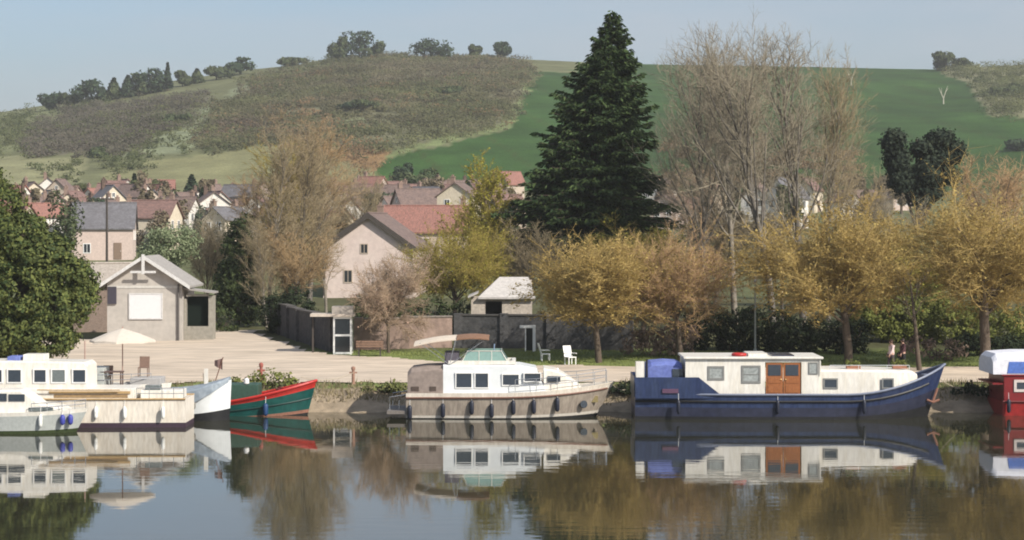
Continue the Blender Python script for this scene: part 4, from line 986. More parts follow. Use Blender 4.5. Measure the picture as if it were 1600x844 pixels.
GLASS_G = M('pale_green_glass', (.22, .34, .30), .08, .08, spec=.7)
GLASS_B = M('smoke_glass', (.035, .045, .06), .06, .1, spec=.7)
FENDER_N = M('navy_fender', (.015, .018, .032), .45)
FENDER_B = M('blue_fender', (.05, .06, .30), .45)
FENDER_W = M('white_fender', (.72, .72, .68), .45)
GREYC = M('grey_canvas', (.20, .24, .28), .8, .15, 2, col2=(.28, .32, .36))
RUST = M('rust', (.23, .11, .075), .9, .3, 6)

def fender(root, x, y, z, mat, l=.6, r=.10):
    f = MB().lathe([(.02, -l / 2 - .04), (r * .7, -l / 2), (r, -l / 2 + .08), (r, l / 2 - .08), (r * .7, l / 2), (.02, l / 2 + .04)], (x, y, z), 10).build('fender', mat, root, True)
    MB().tube([(x, y, z + l / 2), (x, y + .06, z + l / 2 + .35)], .012, 4).build('rope', FRAME_W, f)
def win(root, x0, x1, z0, z1, y, frame=FRAME_W, glass=GLASS_B, t=.035, f=.05, r=0.0, bars=False):
    b = MB(); b.box(x0, x0 + f, y - t, y, z0, z1); b.box(x1 - f, x1, y - t, y, z0, z1); b.box(x0 + f, x1 - f, y - t, y, z0, z0 + f); b.box(x0 + f, x1 - f, y - t, y, z1 - f, z1)
    if bars: b.box(x0 + f, x1 - f, y - t * .9, y, (z0 + z1) / 2 - .02, (z0 + z1) / 2 + .02)
    w = b.build('window', frame, root); MB().box(x0 + f * .6, x1 - f * .6, y - t * .45, y, z0 + f * .6, z1 - f * .6).build('pane', glass, w)
def railing(root, pts, h, mat=STEEL, r=.018, rows=(1.0, .5)):
    m = MB()
    for p in pts: m.tube([p, (p[0], p[1], p[2] + h)], r, 5)
    for k in rows: m.tube([(p[0], p[1], p[2] + h * k) for p in pts], r, 5)
    return m.build('railing', mat, root)

def blue_barge():
    F = Fr(1240, 98.2); B = 1.95; r = boat_root('barge', 'long navy blue barge with cream white wheelhouse and wooden doors', F, 2 * B)
    x0 = F.x(993); L = F.x(1490) - x0; zg = F.z(618)
    sheer = lambda u: zg + 1.34 * max(0, (u - .66) / .34) ** 1.9 + .03
    pt, rail = hull(L, B, x0, sheer, [(0, .36, BLACKP, 'hull'), (.36, .62, NAVY_D, 'lower_band'), (.62, 1.0, NAVY, 'topside')], r, stern_w=.80, full=.70, bow_pow=2.0, rake=1.0, wl=.97, zb=-.45, deck=NAVY_D, deck_drop=.10)
    rail('rub_rail', BLACKP, .055, t=.80, u1=.97); rail('gunwale', M('rail_grey', (.16, .18, .24), .5), .06, u0=.12)
    # raised stern bulwark, stepping down to the gunwale with a slope
    zs = F.z(590)
    for sd in (-1, 1):
        y = sd * B * .93
        MB().prism([(x0, zg - .15), (F.x(1128), zg - .15), (F.x(1126), zg + .03), (F.x(1092), zs), (x0 - .02, zs)], min(y, y + sd * .06), max(y, y + sd * .06)).build('stern_bulwark', NAVY, r)
    MB().box(x0 - .04, x0 + .02, -B * .80, B * .80, zg - .1, zs).build('transom_bulwark', NAVY, r)
    MB().box(F.x(1035), F.x(1060), -B - .0, -B * .93 - .05, zs - .75, zs - .55).build('name_plate', M('plate', (.10, .05, .09), .5), r)
    # wheelhouse
    ys = B * .80; zr = F.z(562); xa, xb = F.x(1072), F.x(1282)
    w = MB()
    def wall_panels(y0, y1):
        gaps = [(F.x(1197), F.x(1254), zg - .1, F.z(568))]
        w.box(xa, F.x(1197), y0, y1, zg - .1, zr); w.box(F.x(1254), xb, y0, y1, zg - .1, zr); w.box(F.x(1197), F.x(1254), y0, y1, F.z(567), zr)
    wall_panels(-ys, -ys + .06); wall_panels(ys - .06, ys)
    w.box(xa, xa + .06, -ys + .06, ys - .06, zg - .1, zr); w.box(xb - .06, xb, -ys + .06, ys - .06, zg - .1, zr)
    wh = w.build('wheelhouse', PAINT_W, r)
    MB().box(xa - .1, xb + .18, -ys - .14, ys + .14, zr, zr + .11).build('wheelhouse_roof', PAINT_W, r, bevel=.03)
    MB().box(xb + .01, xb + .07, -ys - .05, -ys + .04, F.z(588), zr).build('roof_post', PAINT_W, r)
    for a, b, c, d in ((1107, 1133, 573, 595), (1160, 1190, 572, 600), (1265, 1280, 567, 586)):
        win(r, F.x(a), F.x(b), F.z(d), F.z(c), -ys, frame=M('window_grey', (.20, .20, .19), .5), glass=M('curtain_glass', (.30, .32, .31), .15, .25, 3), f=.10 if b - a > 20 else .06, bars=(a == 1160))
    for a, b in ((1198.5, 1225), (1226, 1252.5)):
        d = MB().box(F.x(a), F.x(b), -ys + .02, -ys + .06, zg - .05, F.z(568)).build('wooden_door', TEAK, r)
        MB().box(F.x(a) + .10, F.x(b) - .10, -ys + .0, -ys + .02, F.z(588), F.z(571)).build('pane', GLASS_B, d)
        for za, zb_ in ((615, 602), (600, 591)): MB().box(F.x(a) + .10, F.x(b) - .10, -ys + .0, -ys + .02, F.z(za), F.z(zb_)).build('panel', TEAK, d)
        MB().lathe([(.02, 0), (.03, .03), (.02, .06)], (F.x(1222 if a < 1210 else 1229), -ys - .01, F.z(595)), 8).build('handle', M('brass', (.6, .45, .2), .3, metal=.9), d)
    bx = MB().box(F.x(1172), F.x(1202), -ys + .3, ys - .8, zr + .11, zr + .24).build('roof_hatch', PAINT_W, r)
    tr = MB(); a_ = [(.30 * math.cos(t) , .30 * math.sin(t)) for t in np.linspace(0, 2 * math.pi, 17)]
    tr.tube([(F.x(1158) + a, -ys + .5 + b, zr + .19) for a, b in a_], .075, 8); tr.build('lifebuoy', REDB, r, True)
    # forward coach roof, rounded end
    yc = B * .72; zc = F.z(579); xc0, xc1 = xb + .005, F.x(1442)
    c = MB(); rings = []
    for u, wv, zt in ((0, 1, zc), (.55, .98, zc - .02), (.80, .84, zc - .05), (.94, .62, zc - .10), (1.0, .42, zc - .28)):
        x = xc0 + (xc1 - xc0) * u; y = yc * wv; rings.append([(x, -y, zg - .12), (x, -y, zt - .10), (x, -y + .12, zt), (x, y - .12, zt), (x, y, zt - .10), (x, y, zg - .12)])
    c.loft(rings); c.build('coach_roof', PAINT_W, r)
    for a, b in ((1289, 1312), (1381, 1400)): win(r, F.x(a), F.x(b), F.z(609), F.z(592.5), -yc * (1.0 if a < 1300 else .99), frame=M('window_grey'), f=.07)
    railing(r, [(F.x(p), -yc + .1, zc - .02) for p in (1300, 1345, 1390, 1425)], .22, PAINT_WG, .014, (1.0,))
    # aft cockpit canvas on a hoop
    k = MB(); ya = B * .66; rg = []
    for u, hh in ((0, .58), (.1, .68), (.5, .74), (.9, .70), (1, .62)):
        x = F.x(1014) + (F.x(1068) - F.x(1014)) * u; zt = zs + hh * .98
        rg.append([(x, -ya, zs - .3), (x, -ya * .98, zt - .18), (x, -ya * .7, zt), (x, ya * .7, zt), (x, ya * .98, zt - .18), (x, ya, zs - .3)])
    k.loft(rg); k.build('canvas_hood', CANVAS_B, r)
    q = MB(); q.box(F.x(995), F.x(1009), -ya, -ya + .5, zs - .2, F.z(567)); q.build('locker', PAINT_W, r)
    MB().tube([(F.x(1012), -ya - .05, zs - .3), (F.x(1012), -ya - .05, F.z(563))], .05).build('davit', BLACKP, r)
    MB().box(F.x(1052), F.x(1069), -ya - .02, -ya + .3, zs - .2, F.z(578)).build('cockpit_window', GLASS_B, r)
    # anchor and bow fittings
    an = MB(); bxp = F.x(1474); an.tube([(bxp - .2, -.45, .75), (bxp + .05, -.35, 1.4)], .06); an.tube([(bxp - .5, -.5, .85), (bxp - .2, -.48, .72), (bxp + .12, -.45, .85)], .06); an.build('anchor', RUST, r)
    for p in (1425, 1455): MB().lathe([(.09, 0), (.09, .22), (.14, .24), (.14, .30)], (F.x(p), -.35, sheer(.9) - .35 + (.25 if p > 1440 else 0)), 10).build('bollard', M('rail_grey'), r)
    for p, yy in ((1330, -.5), (1405, -.2)):
        q = MB(); q.box(F.x(p), F.x(p + 22), yy - .15, yy + .15, zc - .03, zc + .16); pl = q.build('planter', M('terracotta', (.30, .14, .09), .9), r)
        nr = np.random.default_rng(p); cen = np.stack([nr.uniform(F.x(p), F.x(p + 22), 260), nr.uniform(yy - .18, yy + .18, 260), zc + .16 + np.abs(nr.normal(size=260)) * .10], 1); V, Fc = leaves(cen, nr, .07); link('foliage', np_mesh('foliage', V, Fc), pl, YGREEN)
    tc = MB()
    for kk in range(4): tc.tube([(F.x(1420) + (.22 - .03 * kk) * math.cos(t), -.7 + (.22 - .03 * kk) * math.sin(t), zg + .12 + .05 * kk) for t in np.linspace(0, 6.3, 15)], .03, 5)
    tc.build('rope_coil', M('rope', (.42, .36, .27), .9), r)
    MB().box(F.x(1210), F.x(1245), -ys + .5, ys - .5, zr + .112, zr + .16).build('solar_panel', M('solar', (.02, .025, .05), .2), r)
    for p in (1060, 1215, 1350): fender(r, F.x(p), -B - .08, .62, FENDER_N, .6, .09)
blue_barge()

def cruiser():
    F = Fr(785, 98.4); B = 1.75; r = boat_root('motor_cruiser', 'beige and white motor cruiser with bimini top and row of dark fenders', F, 2 * B, 'boat')
    x0 = F.x(634); L = F.x(963) - x0; z0 = F.z(615)
    sheer = lambda u: z0 + .05 * u + .42 * max(0, (u - .45) / .55) ** 1.8
    pt, rail = hull(L, B, x0, sheer, [(0, .27, BLACKP, 'hull'), (.27, .34, M('stripe_beige', (.50, .46, .40), .4), 'boot_stripe'), (.34, .86, BEIGE, 'topside'), (.86, 1.0, CREAM, 'gunwale_band')], r, stern_w=.9, full=.55, bow_pow=2.0, rake=1.1, wl=.86, zb=-.4, flare=1.1, deck=M('cruiser_deck', (.50, .45, .38), .7), deck_drop=.06)
    rail('rub_rail', M('brown_rail', (.16, .075, .05), .5), .045, t=.86, u1=.99)
    MB().box(F.x(604), x0 + .02, -B * .85, B * .85, F.z(648), F.z(643)).build('swim_platform', M('platform', (.16, .14, .125), .7), r)
    sw = MB()
    for y in (-B * .7, B * .7): sw.tube([(F.x(608), y, F.z(643)), (F.x(608), y, F.z(622)), (x0, y, F.z(618))], .02, 5)
    sw.build('stern_rail', STEEL, r)
    MB().tube([(F.x(622), -B * .5, F.z(644)), (F.x(622), -B * .5, F.z(628))], .02, 5).build('ladder', STEEL, r)
    # aft cabin under canvas
    yc = B * .80
    k = MB(); rg = []
    for px, tp in ((636, 583), (642, 577), (665, 574), (692, 573)):
        x = F.x(px); zt = F.z(tp); rg.append([(x, -yc, z0 - .1), (x, -yc * .96, zt - .2), (x, -yc * .8, zt), (x, yc * .8, zt), (x, yc * .96, zt - .2), (x, yc, z0 - .1)])
    k.loft(rg); ac = k.build('aft_canopy', CANVAS_T, r)
    for a, b in ((642, 654), (671, 681)): MB().box(F.x(a), F.x(b), -yc * 1.01, -yc * .98, F.z(612), F.z(605)).build('canvas_window', M('dark_brown', (.07, .05, .04), .6), ac)
    # saloon with a raked windscreen
    s = MB(); rg = []
    for xb_, xt, tp, wv in ((692, 692, 571, 1), (830, 812, 572, 1), (856, 838, 577, .94)):
        zt = F.z(tp); y = yc * wv
        rg.append([(F.x(xb_), -y, z0 - .1), (F.x(xt), -y * .95, zt - .06), (F.x(xt), -y * .9, zt), (F.x(xt), y * .9, zt), (F.x(xt), y * .95, zt - .06), (F.x(xb_), y, z0 - .1)])
    s.loft(rg); sal = s.build('saloon', PAINT_WG, r)
    for a, b, c, d in ((711, 738, 583, 608), (741, 764, 583, 608), (784, 812, 585, 604)): win(r, F.x(a), F.x(b), F.z(d), F.z(c), -yc * .975, f=.05, t=.06)
    # forward trunk cabin
    c = MB(); rg = []
    for px, tp, wv in ((850, 577, .9), (868, 580, .85), (884, 588, .76), (905, 603, .6), (912, 610, .5)):
        x = F.x(px); zt = F.z(tp); y = yc * wv; rg.append([(x, -y, z0), (x, -y, zt - .08), (x, -y + .12, zt), (x, y - .12, zt), (x, y, zt - .08), (x, y, z0)])
    c.loft(rg); c.build('fore_cabin', PAINT_W, r)
    win(r, F.x(818), F.x(846), F.z(598), F.z(583), -yc * .985, f=.05, t=.10)
    MB().box(F.x(856), F.x(876), -yc * .93, -yc * .87, F.z(598), F.z(589)).build('port_window', GLASS_B, r)
    # flybridge: coaming, windscreen, seat
    zf = F.z(571); m = MB(); m.box(F.x(700), F.x(806), -yc * .82, -yc * .76, zf, F.z(565)); m.box(F.x(700), F.x(806), yc * .76, yc * .82, zf, F.z(565)); m.box(F.x(800), F.x(806), -yc * .76, yc * .76, zf, F.z(565)); m.build('flybridge_coaming', PAINT_W, r)
    g = MB(); t = .03
    g.slab([(F.x(722), -yc * .80, F.z(565)), (F.x(792), -yc * .80, F.z(565)), (F.x(783), -yc * .76, F.z(550)), (F.x(730), -yc * .76, F.z(550))], (0, t, 0))
    g.slab([(F.x(722), yc * .80, F.z(565)), (F.x(792), yc * .80, F.z(565)), (F.x(783), yc * .76, F.z(550)), (F.x(730), yc * .76, F.z(550))], (0, -t, 0))
    g.slab([(F.x(792), -yc * .80, F.z(565)), (F.x(792), yc * .80, F.z(565)), (F.x(783), yc * .76, F.z(550)), (F.x(783), -yc * .76, F.z(550))], (t, 0, 0))
    ws = g.build('windscreen', GLASS_G, r)
    fm = MB(); fm.tube([(F.x(722), -yc * .81, F.z(565)), (F.x(730), -yc * .77, F.z(550)), (F.x(783), -yc * .77, F.z(550)), (F.x(792), -yc * .81, F.z(565))], .02, 5)
    for p in (748, 768): fm.tube([(F.x(p), -yc * .805, F.z(565)), (F.x(p), -yc * .765, F.z(550))], .016, 5)
    fm.build('windscreen_frame', PAINT_W, ws)
    MB().box(F.x(694), F.x(716), -yc * .7, yc * .7, zf, F.z(553)).build('helm_seat', M('seat_dark', (.09, .08, .10), .7), r)
    MB().box(F.x(733), F.x(748), -.3, .3, zf, F.z(556)).build('helm_console', M('seat_dark'), r)
    # bimini: cream cloth, brown forward panel, on tubes
    def bim(p0, p1, y0_, y1_, mat, nm, th=.05):
        q = MB(); rg = []
        for i in range(6):
            u = i / 5; x = F.x(p0 + (p1 - p0) * u); zz = F.z(y0_ + (y1_ - y0_) * u) + .06 * math.sin(math.pi * u)
            row = [(x, -1.4 + 2.8 * j / 6, zz + .14 * (1 - ((j - 3) / 3) ** 2) - .06) for j in range(7)]
            rg.append(row + [(p[0], p[1], p[2] - th) for p in row[::-1]])
        q.loft(rg); return q.build(nm, mat, r)
    bim(646, 712, 539, 529, CANVAS_C, 'bimini_top'); bim(713, 764, 529, 529, M('bimini_brown', (.22, .12, .07), .85, .15), 'bimini_panel')
    fr_ = MB()
    for y in (-1.3, 1.3):
        fr_.tube([(F.x(702), y, zf), (F.x(655), y, F.z(537))], .016, 5); fr_.tube([(F.x(702), y, zf), (F.x(712), y, F.z(529))], .016, 5); fr_.tube([(F.x(702), y, zf), (F.x(760), y, F.z(530))], .016, 5)
    fr_.build('bimini_frame', STEEL, r)
    # guard rails and fenders
    pts = [pt(u, 1, -1) for u in (.52, .62, .72, .82, .90, .96)]; railing(r, [(p[0], p[1] * .96, p[2]) for p in pts], .62)
    pts = [pt(u, 1, 1) for u in (.52, .62, .72, .82, .90, .96)]; railing(r, [(p[0], p[1] * .96, p[2]) for p in pts], .62)
    MB().tube([(F.x(876), -.4, sheer(.7)), (F.x(872), -.4, sheer(.7) + 1.0)], .05, 6).build('deck_light', FRAME_W, r)
    MB().tube([(F.x(770), .2, zf), (F.x(772), .2, F.z(541))], .03, 5).build('antenna', M('blue_grey', (.2, .28, .4), .5), r)
    for p, zz in ((640, 645), (692, 642), (737, 637), (768, 642), (802, 637), (834, 636), (871, 633)):
        u = (F.x(p) - x0) / L; y = -abs(pt(min(u, .95), .75, 1)[1]) - .06; fender(r, F.x(p), y, F.z(zz), FENDER_N, .62, .11)
    po = pt((F.x(913) - x0) / L, .72, -1)
    ph_ = MB().lathe([(.02, -.03), (.17, -.03), (.19, .0), (.17, .03), (.02, .03)], (0, 0, 0), 14); ph = ph_.build('porthole', GLASS_B, r)
    ph.location = (F.x(913), po[1] - .01, F.z(634)); ph.rotation_euler = (math.radians(90), 0, math.radians(14))
    MB().box(F.x(926), F.x(936), po[1] * .55 - .05, po[1] * .55, F.z(632), F.z(622)).build('anchor', M('brass'), r)
cruiser()

def red_boat():
    F = Fr(1640, 100.2); SHIFT = .62; B = 1.8; r = boat_root('houseboat', 'dark red steel houseboat with blue and white canvas top', F, 2 * B); r.location.x += SHIFT
    x0 = F.x(1548); L = 9.5; zg = F.z(628)
    pt, rail = hull(L, B, x0, lambda u: zg + .5 * max(0, (u - .7) / .3) ** 2, [(0, .33, BLACKP, 'hull'), (.33, 1, M('hull_red', (.30, .018, .016), .4, .2, 1.5, col2=(.23, .015, .014)), 'topside')], r, stern_w=.92, full=.72, rake=.9, wl=.96, deck=REDP, deck_drop=.04)
    rail('rub_rail', M('dark_red', (.12, .012, .012), .5), .05)
    yc = B * .88; zt = F.z(588)
    MB().box(F.x(1550), F.x(1765), -yc, yc, zg - .05, zt).build('cabin', REDP, r, bevel=.04)
    MB().box(F.x(1547), F.x(1770), -yc - .06, yc + .06, zt, zt + .07).build('cabin_roof', REDP, r)
    for p in (1566, 1640, 1700): win(r, F.x(p), F.x(p + 27), F.z(613), F.z(594), -yc, frame=M('frame_pale', (.55, .48, .44), .5), f=.13, t=.05)
    # canvas hood, white with blue panels
    rg = []; k = MB(); zb_ = zt + .07
    for px, hh in ((1534, .80), (1541, 1.0), (1580, 1.08), (1650, 1.08), (1662, .95)):
        x = F.x(px); rg.append([(x, -yc * .98, zb_ + .003), (x, -yc * .95, zb_ + hh * .72), (x, -yc * .7, zb_ + hh), (x, yc * .7, zb_ + hh), (x, yc * .95, zb_ + hh * .72), (x, yc * .98, zb_ + .003)])
    k.loft(rg); hd = k.build('canvas_hood', M('canvas_white', (.66, .66, .70), .8, .1, 2), r)
    bl = M('canvas_royal', (.07, .14, .42), .8, .2, 3)
    for a, b, c, d in ((1556, 1602, 584, 566), (1610, 1648, 584, 566)):
        MB().slab([(F.x(a), -yc * .99 - .01, F.z(c)), (F.x(b), -yc * .99 - .01, F.z(c)), (F.x(b) - .05, -yc * .965 - .01, F.z(d)), (F.x(a) + .1, -yc * .965 - .01, F.z(d))], (0, .02, 0)).build('blue_panel', bl, hd)
    MB().box(F.x(1533), F.x(1549), -yc, yc, zb_ - .5, zb_ - .42).build('stern_shelf', REDP, r)
    fender(r, F.x(1556), -B - .06, .5, FENDER_N)
red_boat()

def small_cruiser():   # the small white cabin boat lying outermost
    F = Fr(50, 91.6); B = 1.05; r = boat_root('cabin_boat', 'small white cabin boat with grey side and blue and white fenders', F, 2 * B)
    x0 = F.x(-52); L = F.x(131) - x0; zg = F.z(646)
    hm = M('grey_side', (.40, .42, .40), .4, .1)
    pt, rail = hull(L, B, x0, lambda u: zg + .18 * u ** 2, [(0, .34, M('weed_green', (.03, .045, .012), .8, .3, 4), 'hull'), (.34, .86, hm, 'topside'), (.86, 1, PAINT_W, 'gunwale_band')], r, stern_w=.9, full=.5, rake=.7, wl=.85, zb=-.3, flare=1.2, deck=PAINT_W, deck_drop=.02)
    yc = B * .74; k = MB(); rg = []
    for px, tp, wv in ((-46, 626, .9), (-38, 612, .95), (30, 610, .95), (44, 620, .93), (60, 632, .9), (92, 637, .75), (104, 644, .6)):
        x = F.x(px); zt = F.z(tp); y = yc * wv; rg.append([(x, -y, zg - .05), (x, -y * .97, zt - .08), (x, -y * .8, zt), (x, y * .8, zt), (x, y * .97, zt - .08), (x, y, zg - .05)])
    k.loft(rg); k.build('cabin', PAINT_W, r, bevel=.02)
    MB().box(F.x(-30), F.x(8), -yc * .98, -yc * .9, F.z(628), F.z(616)).build('side_window', GLASS_B, r); MB().box(F.x(11), F.x(36), -yc * .98, -yc * .9, F.z(628), F.z(617)).build('side_window', GLASS_B, r)
    MB().box(F.x(42), F.x(80), -yc * .96, -yc * .8, F.z(644), F.z(638)).build('fore_window', M('grey_glass', (.14, .16, .16), .15), r)
    railing(r, [(pt(u, 1, -1)[0], pt(u, 1, -1)[1] * .95, pt(u, 1, -1)[2]) for u in (.55, .68, .8, .9, .98)], .38)
    fender(r, F.x(63), -B * .98, F.z(658), FENDER_W, .5, .09)
    for p in (96, 107): fender(r, F.x(p), -B * (.80 if p < 100 else .62), F.z(657), FENDER_B, .40, .12)
small_cruiser()

def cream_cruiser():
    F = Fr(110, 94.4); B = 1.45; r = boat_root('cabin_cruiser', 'long cream cabin cruiser with tan wooden rails and square stern', F, 2 * B)
    x0 = F.x(289); L = 11.6; zg = F.z(624)
    pt, rail = hull(L, B, x0, lambda u: zg + .45 * max(0, (u - .5) / .5) ** 2, [(0, .36, M('boot_purple', (.05, .03, .045), .5, .1), 'hull'), (.36, 1, CREAM, 'topside')], r, bow=-1, stern_w=.9, full=.6, rake=1.0, wl=.92, zb=-.4, deck=M('cruiser_deck'), deck_drop=.05)
    rail('rub_rail', TAN, .045)
    rail('toe_rail', TAN, .03, dz=.42, u0=.22, u1=.62, out_=.96)
    yc = B * .82; k = MB()
    k.box(F.x(-180), F.x(208), -yc, yc, zg - .04, F.z(608)); k.build('coaming', PAINT_W, r, bevel=.03)
    MB().box(F.x(75), F.x(202), -yc - .05, -yc - .0, F.z(616), F.z(612)).build('hand_rail', TAN, r)
    MB().box(F.x(82), F.x(198), -yc - .012, -yc, F.z(622.5), F.z(617)).build('wood_panel', M('wood_panel', (.30, .20, .10), .5, .2, 3), r)
    rg = []; m = MB()
    for px, tp in ((134, 572), (128, 567), (0, 565), (-120, 567), (-150, 585)):
        x = F.x(px); zt = F.z(tp); rg.append([(x, -yc * .96, F.z(608) - .01), (x, -yc * .9, zt - .06), (x, -yc * .8, zt), (x, yc * .8, zt), (x, yc * .9, zt - .06), (x, yc * .96, F.z(608) - .01)])
    m.loft(rg); m.build('saloon', PAINT_W, r)
    for a, b in ((-60, -30), (-22, 2), (8, 32), (49, 71), (77, 101), (110, 133)): win(r, F.x(a), F.x(b), F.z(600), F.z(577), -yc * .935, f=.06, t=.05, glass=(GLASS_B if a != 77 else M('grey_glass', (.14, .16, .16), .15)))
    bh = MB(); bh.box(F.x(28), F.x(62), -.5, .5, F.z(566), F.z(556)); bh.build('roof_box', PAINT_W, r, bevel=.03)
    MB().box(F.x(4), F.x(24), -.6, .4, F.z(566), F.z(559)).build('roof_cover', CANVAS_B, r, bevel=.03)
    # open aft deck: coaming, wheel box, gear
    MB().box(F.x(215), F.x(280), -yc * .6, yc * .6, zg - .04, F.z(612)).build('aft_hatch', PAINT_W, r, bevel=.03)
    MB().box(F.x(222), F.x(246), -yc * .58, -yc * .2, F.z(612), F.z(604)).build('deck_box', M('grey_glass'), r, bevel=.02)
    railing(r, [(F.x(p), -B * .86, zg) for p in (212, 232, 252, 270, 286)], .5, STEEL, .016)
    for p in (150, 195, 255): fender(r, F.x(p), -B - .05, F.z(645), FENDER_W, .5, .09)
cream_cruiser()

def parasol_boat():
    F = Fr(130, 97.7); B = 1.2; r = boat_root('pleasure_boat', 'white pleasure boat moored inside the cream cruiser with open grey deck', F, 2 * B)
    x0 = F.x(-30); L = F.x(262) - x0; zg = F.z(605)
    pt, rail = hull(L, B, x0, lambda u: zg + .12 * u, [(0, .35, BLACKP, 'hull'), (.35, 1, PAINT_W, 'topside')], r, stern_w=.9, full=.6, rake=.6, wl=.9, deck=M('grey_deck', (.36, .35, .34), .8), deck_drop=.05)
    MB().box(F.x(135), F.x(160), -B * .7, B * .7, zg - .04, F.z(576)).build('cabin_end', M('grey_side'), r, bevel=.03)
    MB().box(F.x(200), F.x(248), -B * .6, B * .6, zg - .04, F.z(592)).build('seat_locker', M('grey_deck'), r, bevel=.03)
    MB().tube([(F.x(131), -B * .8, zg - .05), (F.x(131), -B * .8, F.z(533))], .03).build('awning_pole', M('pink_wood', (.35, .22, .18), .6), r)
    railing(r, [(pt(u, 1, -1)[0], pt(u, 1, -1)[1] * .95, pt(u, 1, -1)[2]) for u in (.5, .6, .7, .8, .9)], .5)
    # things on its deck
    zd = zg - .035
    p = empty('parasol', (F.wx + F.x(184), F.D + B, zd)); tag(p, 'white parasol open over the deck of the moored white boat', 'parasol')
    hp, hc = F.z(515) - zd, F.z(534) - zd; k = MB(); n = 8; R = 1.60
    top = [(0, 0, hp)]; 
    ring1 = [(R * .5 * math.cos(i * math.pi / 8), R * .5 * math.sin(i * math.pi / 8), (hp * .58 + hc * .42) + (0 if i % 2 == 0 else -.02)) for i in range(16)]
    ring2 = [(R * (1 if i % 2 == 0 else .945) * math.cos(i * math.pi / 8), R * (1 if i % 2 == 0 else .945) * math.sin(i * math.pi / 8), hc + (0 if i % 2 == 0 else .03)) for i in range(16)]
    ring3 = [(a, b, c - .10) for a, b, c in ring2]
    k.add(top + ring1 + ring2 + ring3, [(0, 1 + i, 1 + (i + 1) % 16) for i in range(16)] + [(1 + i, 17 + i, 17 + (i + 1) % 16, 1 + (i + 1) % 16) for i in range(16)] + [(17 + i, 33 + i, 33 + (i + 1) % 16, 17 + (i + 1) % 16) for i in range(16)])
    k.build('canopy', M('parasol_cloth', (.76, .68, .58), .85, .04, 2, trans=.3), p)
    MB().tube([(0, 0, 0), (0, 0, hp + .08)], .03).build('pole', M('pink_wood'), p)
    MB().lathe([(.28, 0), (.28, .06), (.06, .09)], (0, 0, 0), 12).build('base', M('grey_deck'), p)
    for i in range(8):
        a = i * math.pi / 4; MB().tube([(0, 0, hp - .03), (R * .97 * math.cos(a), R * .97 * math.sin(a), hc - .02)], .012, 4).build('rib', FRAME_W, p)
    t = empty('deck_table', (F.wx + F.x(172), F.D + B * .55, zd)); tag(t, 'small dark brown table under the white parasol', 'table')
    MB().box(-.55, .5, -.3, .3, .70, .75).build('tabletop', M('dark_table', (.10, .06, .05), .5), t)
    for a in (-.48, .43):
        for b in (-.25, .25): MB().box(a - .03, a + .03, b - .03, b + .03, 0, .70).build('leg', M('dark_table'), t)
    for px, lb in ((216, 'brown deck chair on the white boat beside its railing'), (158, 'brown deck chair at the end of the table under the parasol')):
        c = empty('deck_chair', (F.wx + F.x(px), F.D + B * 1.2, zd if px < 200 else F.z(592) + .003)); tag(c, lb, 'chair')
        m = M('chair_brown', (.17, .11, .085), .8)
        MB().box(-.24, .24, -.24, .24, .42, .46).build('seat', m, c); MB().slab([(-.24, .2, .46), (.24, .2, .46), (.24, .3, .95), (-.24, .3, .95)], (0, .03, 0)).build('backrest', m, c)
        for a in (-.22, .22):
            for b in (-.22, .22): MB().box(a - .02, a + .02, b - .02, b + .02, 0, .42).build('leg', m, c)
parasol_boat()

def launch():
    F = Fr(300, 97.6); B = .95; r = boat_root('launch', 'white plumb bowed launch under a blue grey cover', F, 2 * B, rz=-.10)
    x0 = F.x(262); L = F.x(357) - x0 + .05; zg = F.z(618)
    sh = lambda u: zg - .02 + .72 * u ** 1.6
    pt, rail = hull(L, B, x0, sh, [(0, .42, BLACKP, 'hull'), (.42, 1, PAINT_WG, 'topside')], r, stern_w=.95, full=.55, bow_pow=2.6, rake=.12, wl=.8, flare=1.3, deck=M('grey_deck'), deck_drop=.05)
    m = MB(); rg = []
    for u in (0, .15, .35, .55, .75, .9, .97):
        a = pt(u, 1, -1); y = abs(a[1]) * 1.02; z = sh(u) + .03; y *= 1.04; dr = .85 * (1 - u) ** .8 + .05; rg.append([(a[0], -y, z - dr), (a[0], -y, z), (a[0], -y * .9, z + .10), (a[0], 0, z + .30 * (1 - u * .5)), (a[0], y * .9, z + .10), (a[0], y, z), (a[0], y, z - dr)])
    m.loft(rg); m.build('cover', GREYC, r)
    st = MB().tube([(F.x(330), 0, sh(.7)), (F.x(345), 0, F.z(560))], .025, 5).build('flag_staff', M('brown_rail'), r)
    f = MB(); nx = 6; f.add([(F.x(344) - .28 * i / nx - .02 * i, .05 * math.sin(i * 1.4), F.z(562) - .10 * i / nx - (0.0 if k else .55 - .05 * i)) for i in range(nx + 1) for k in (1, 0)], [(2 * i, 2 * i + 1, 2 * i + 3, 2 * i + 2) for i in range(nx)])
    f.build('flag', M('flag_brown', (.16, .10, .09), .9), st)
    MB().box(F.x(316), F.x(322), -.2, -.1, sh(.5) + .1, F.z(578)).build('cleat_post', PAINT_W, r)
    fender(r, F.x(306), -B * .98, F.z(632), M('grey_fender', (.20, .19, .17), .5), .4, .09)
launch()

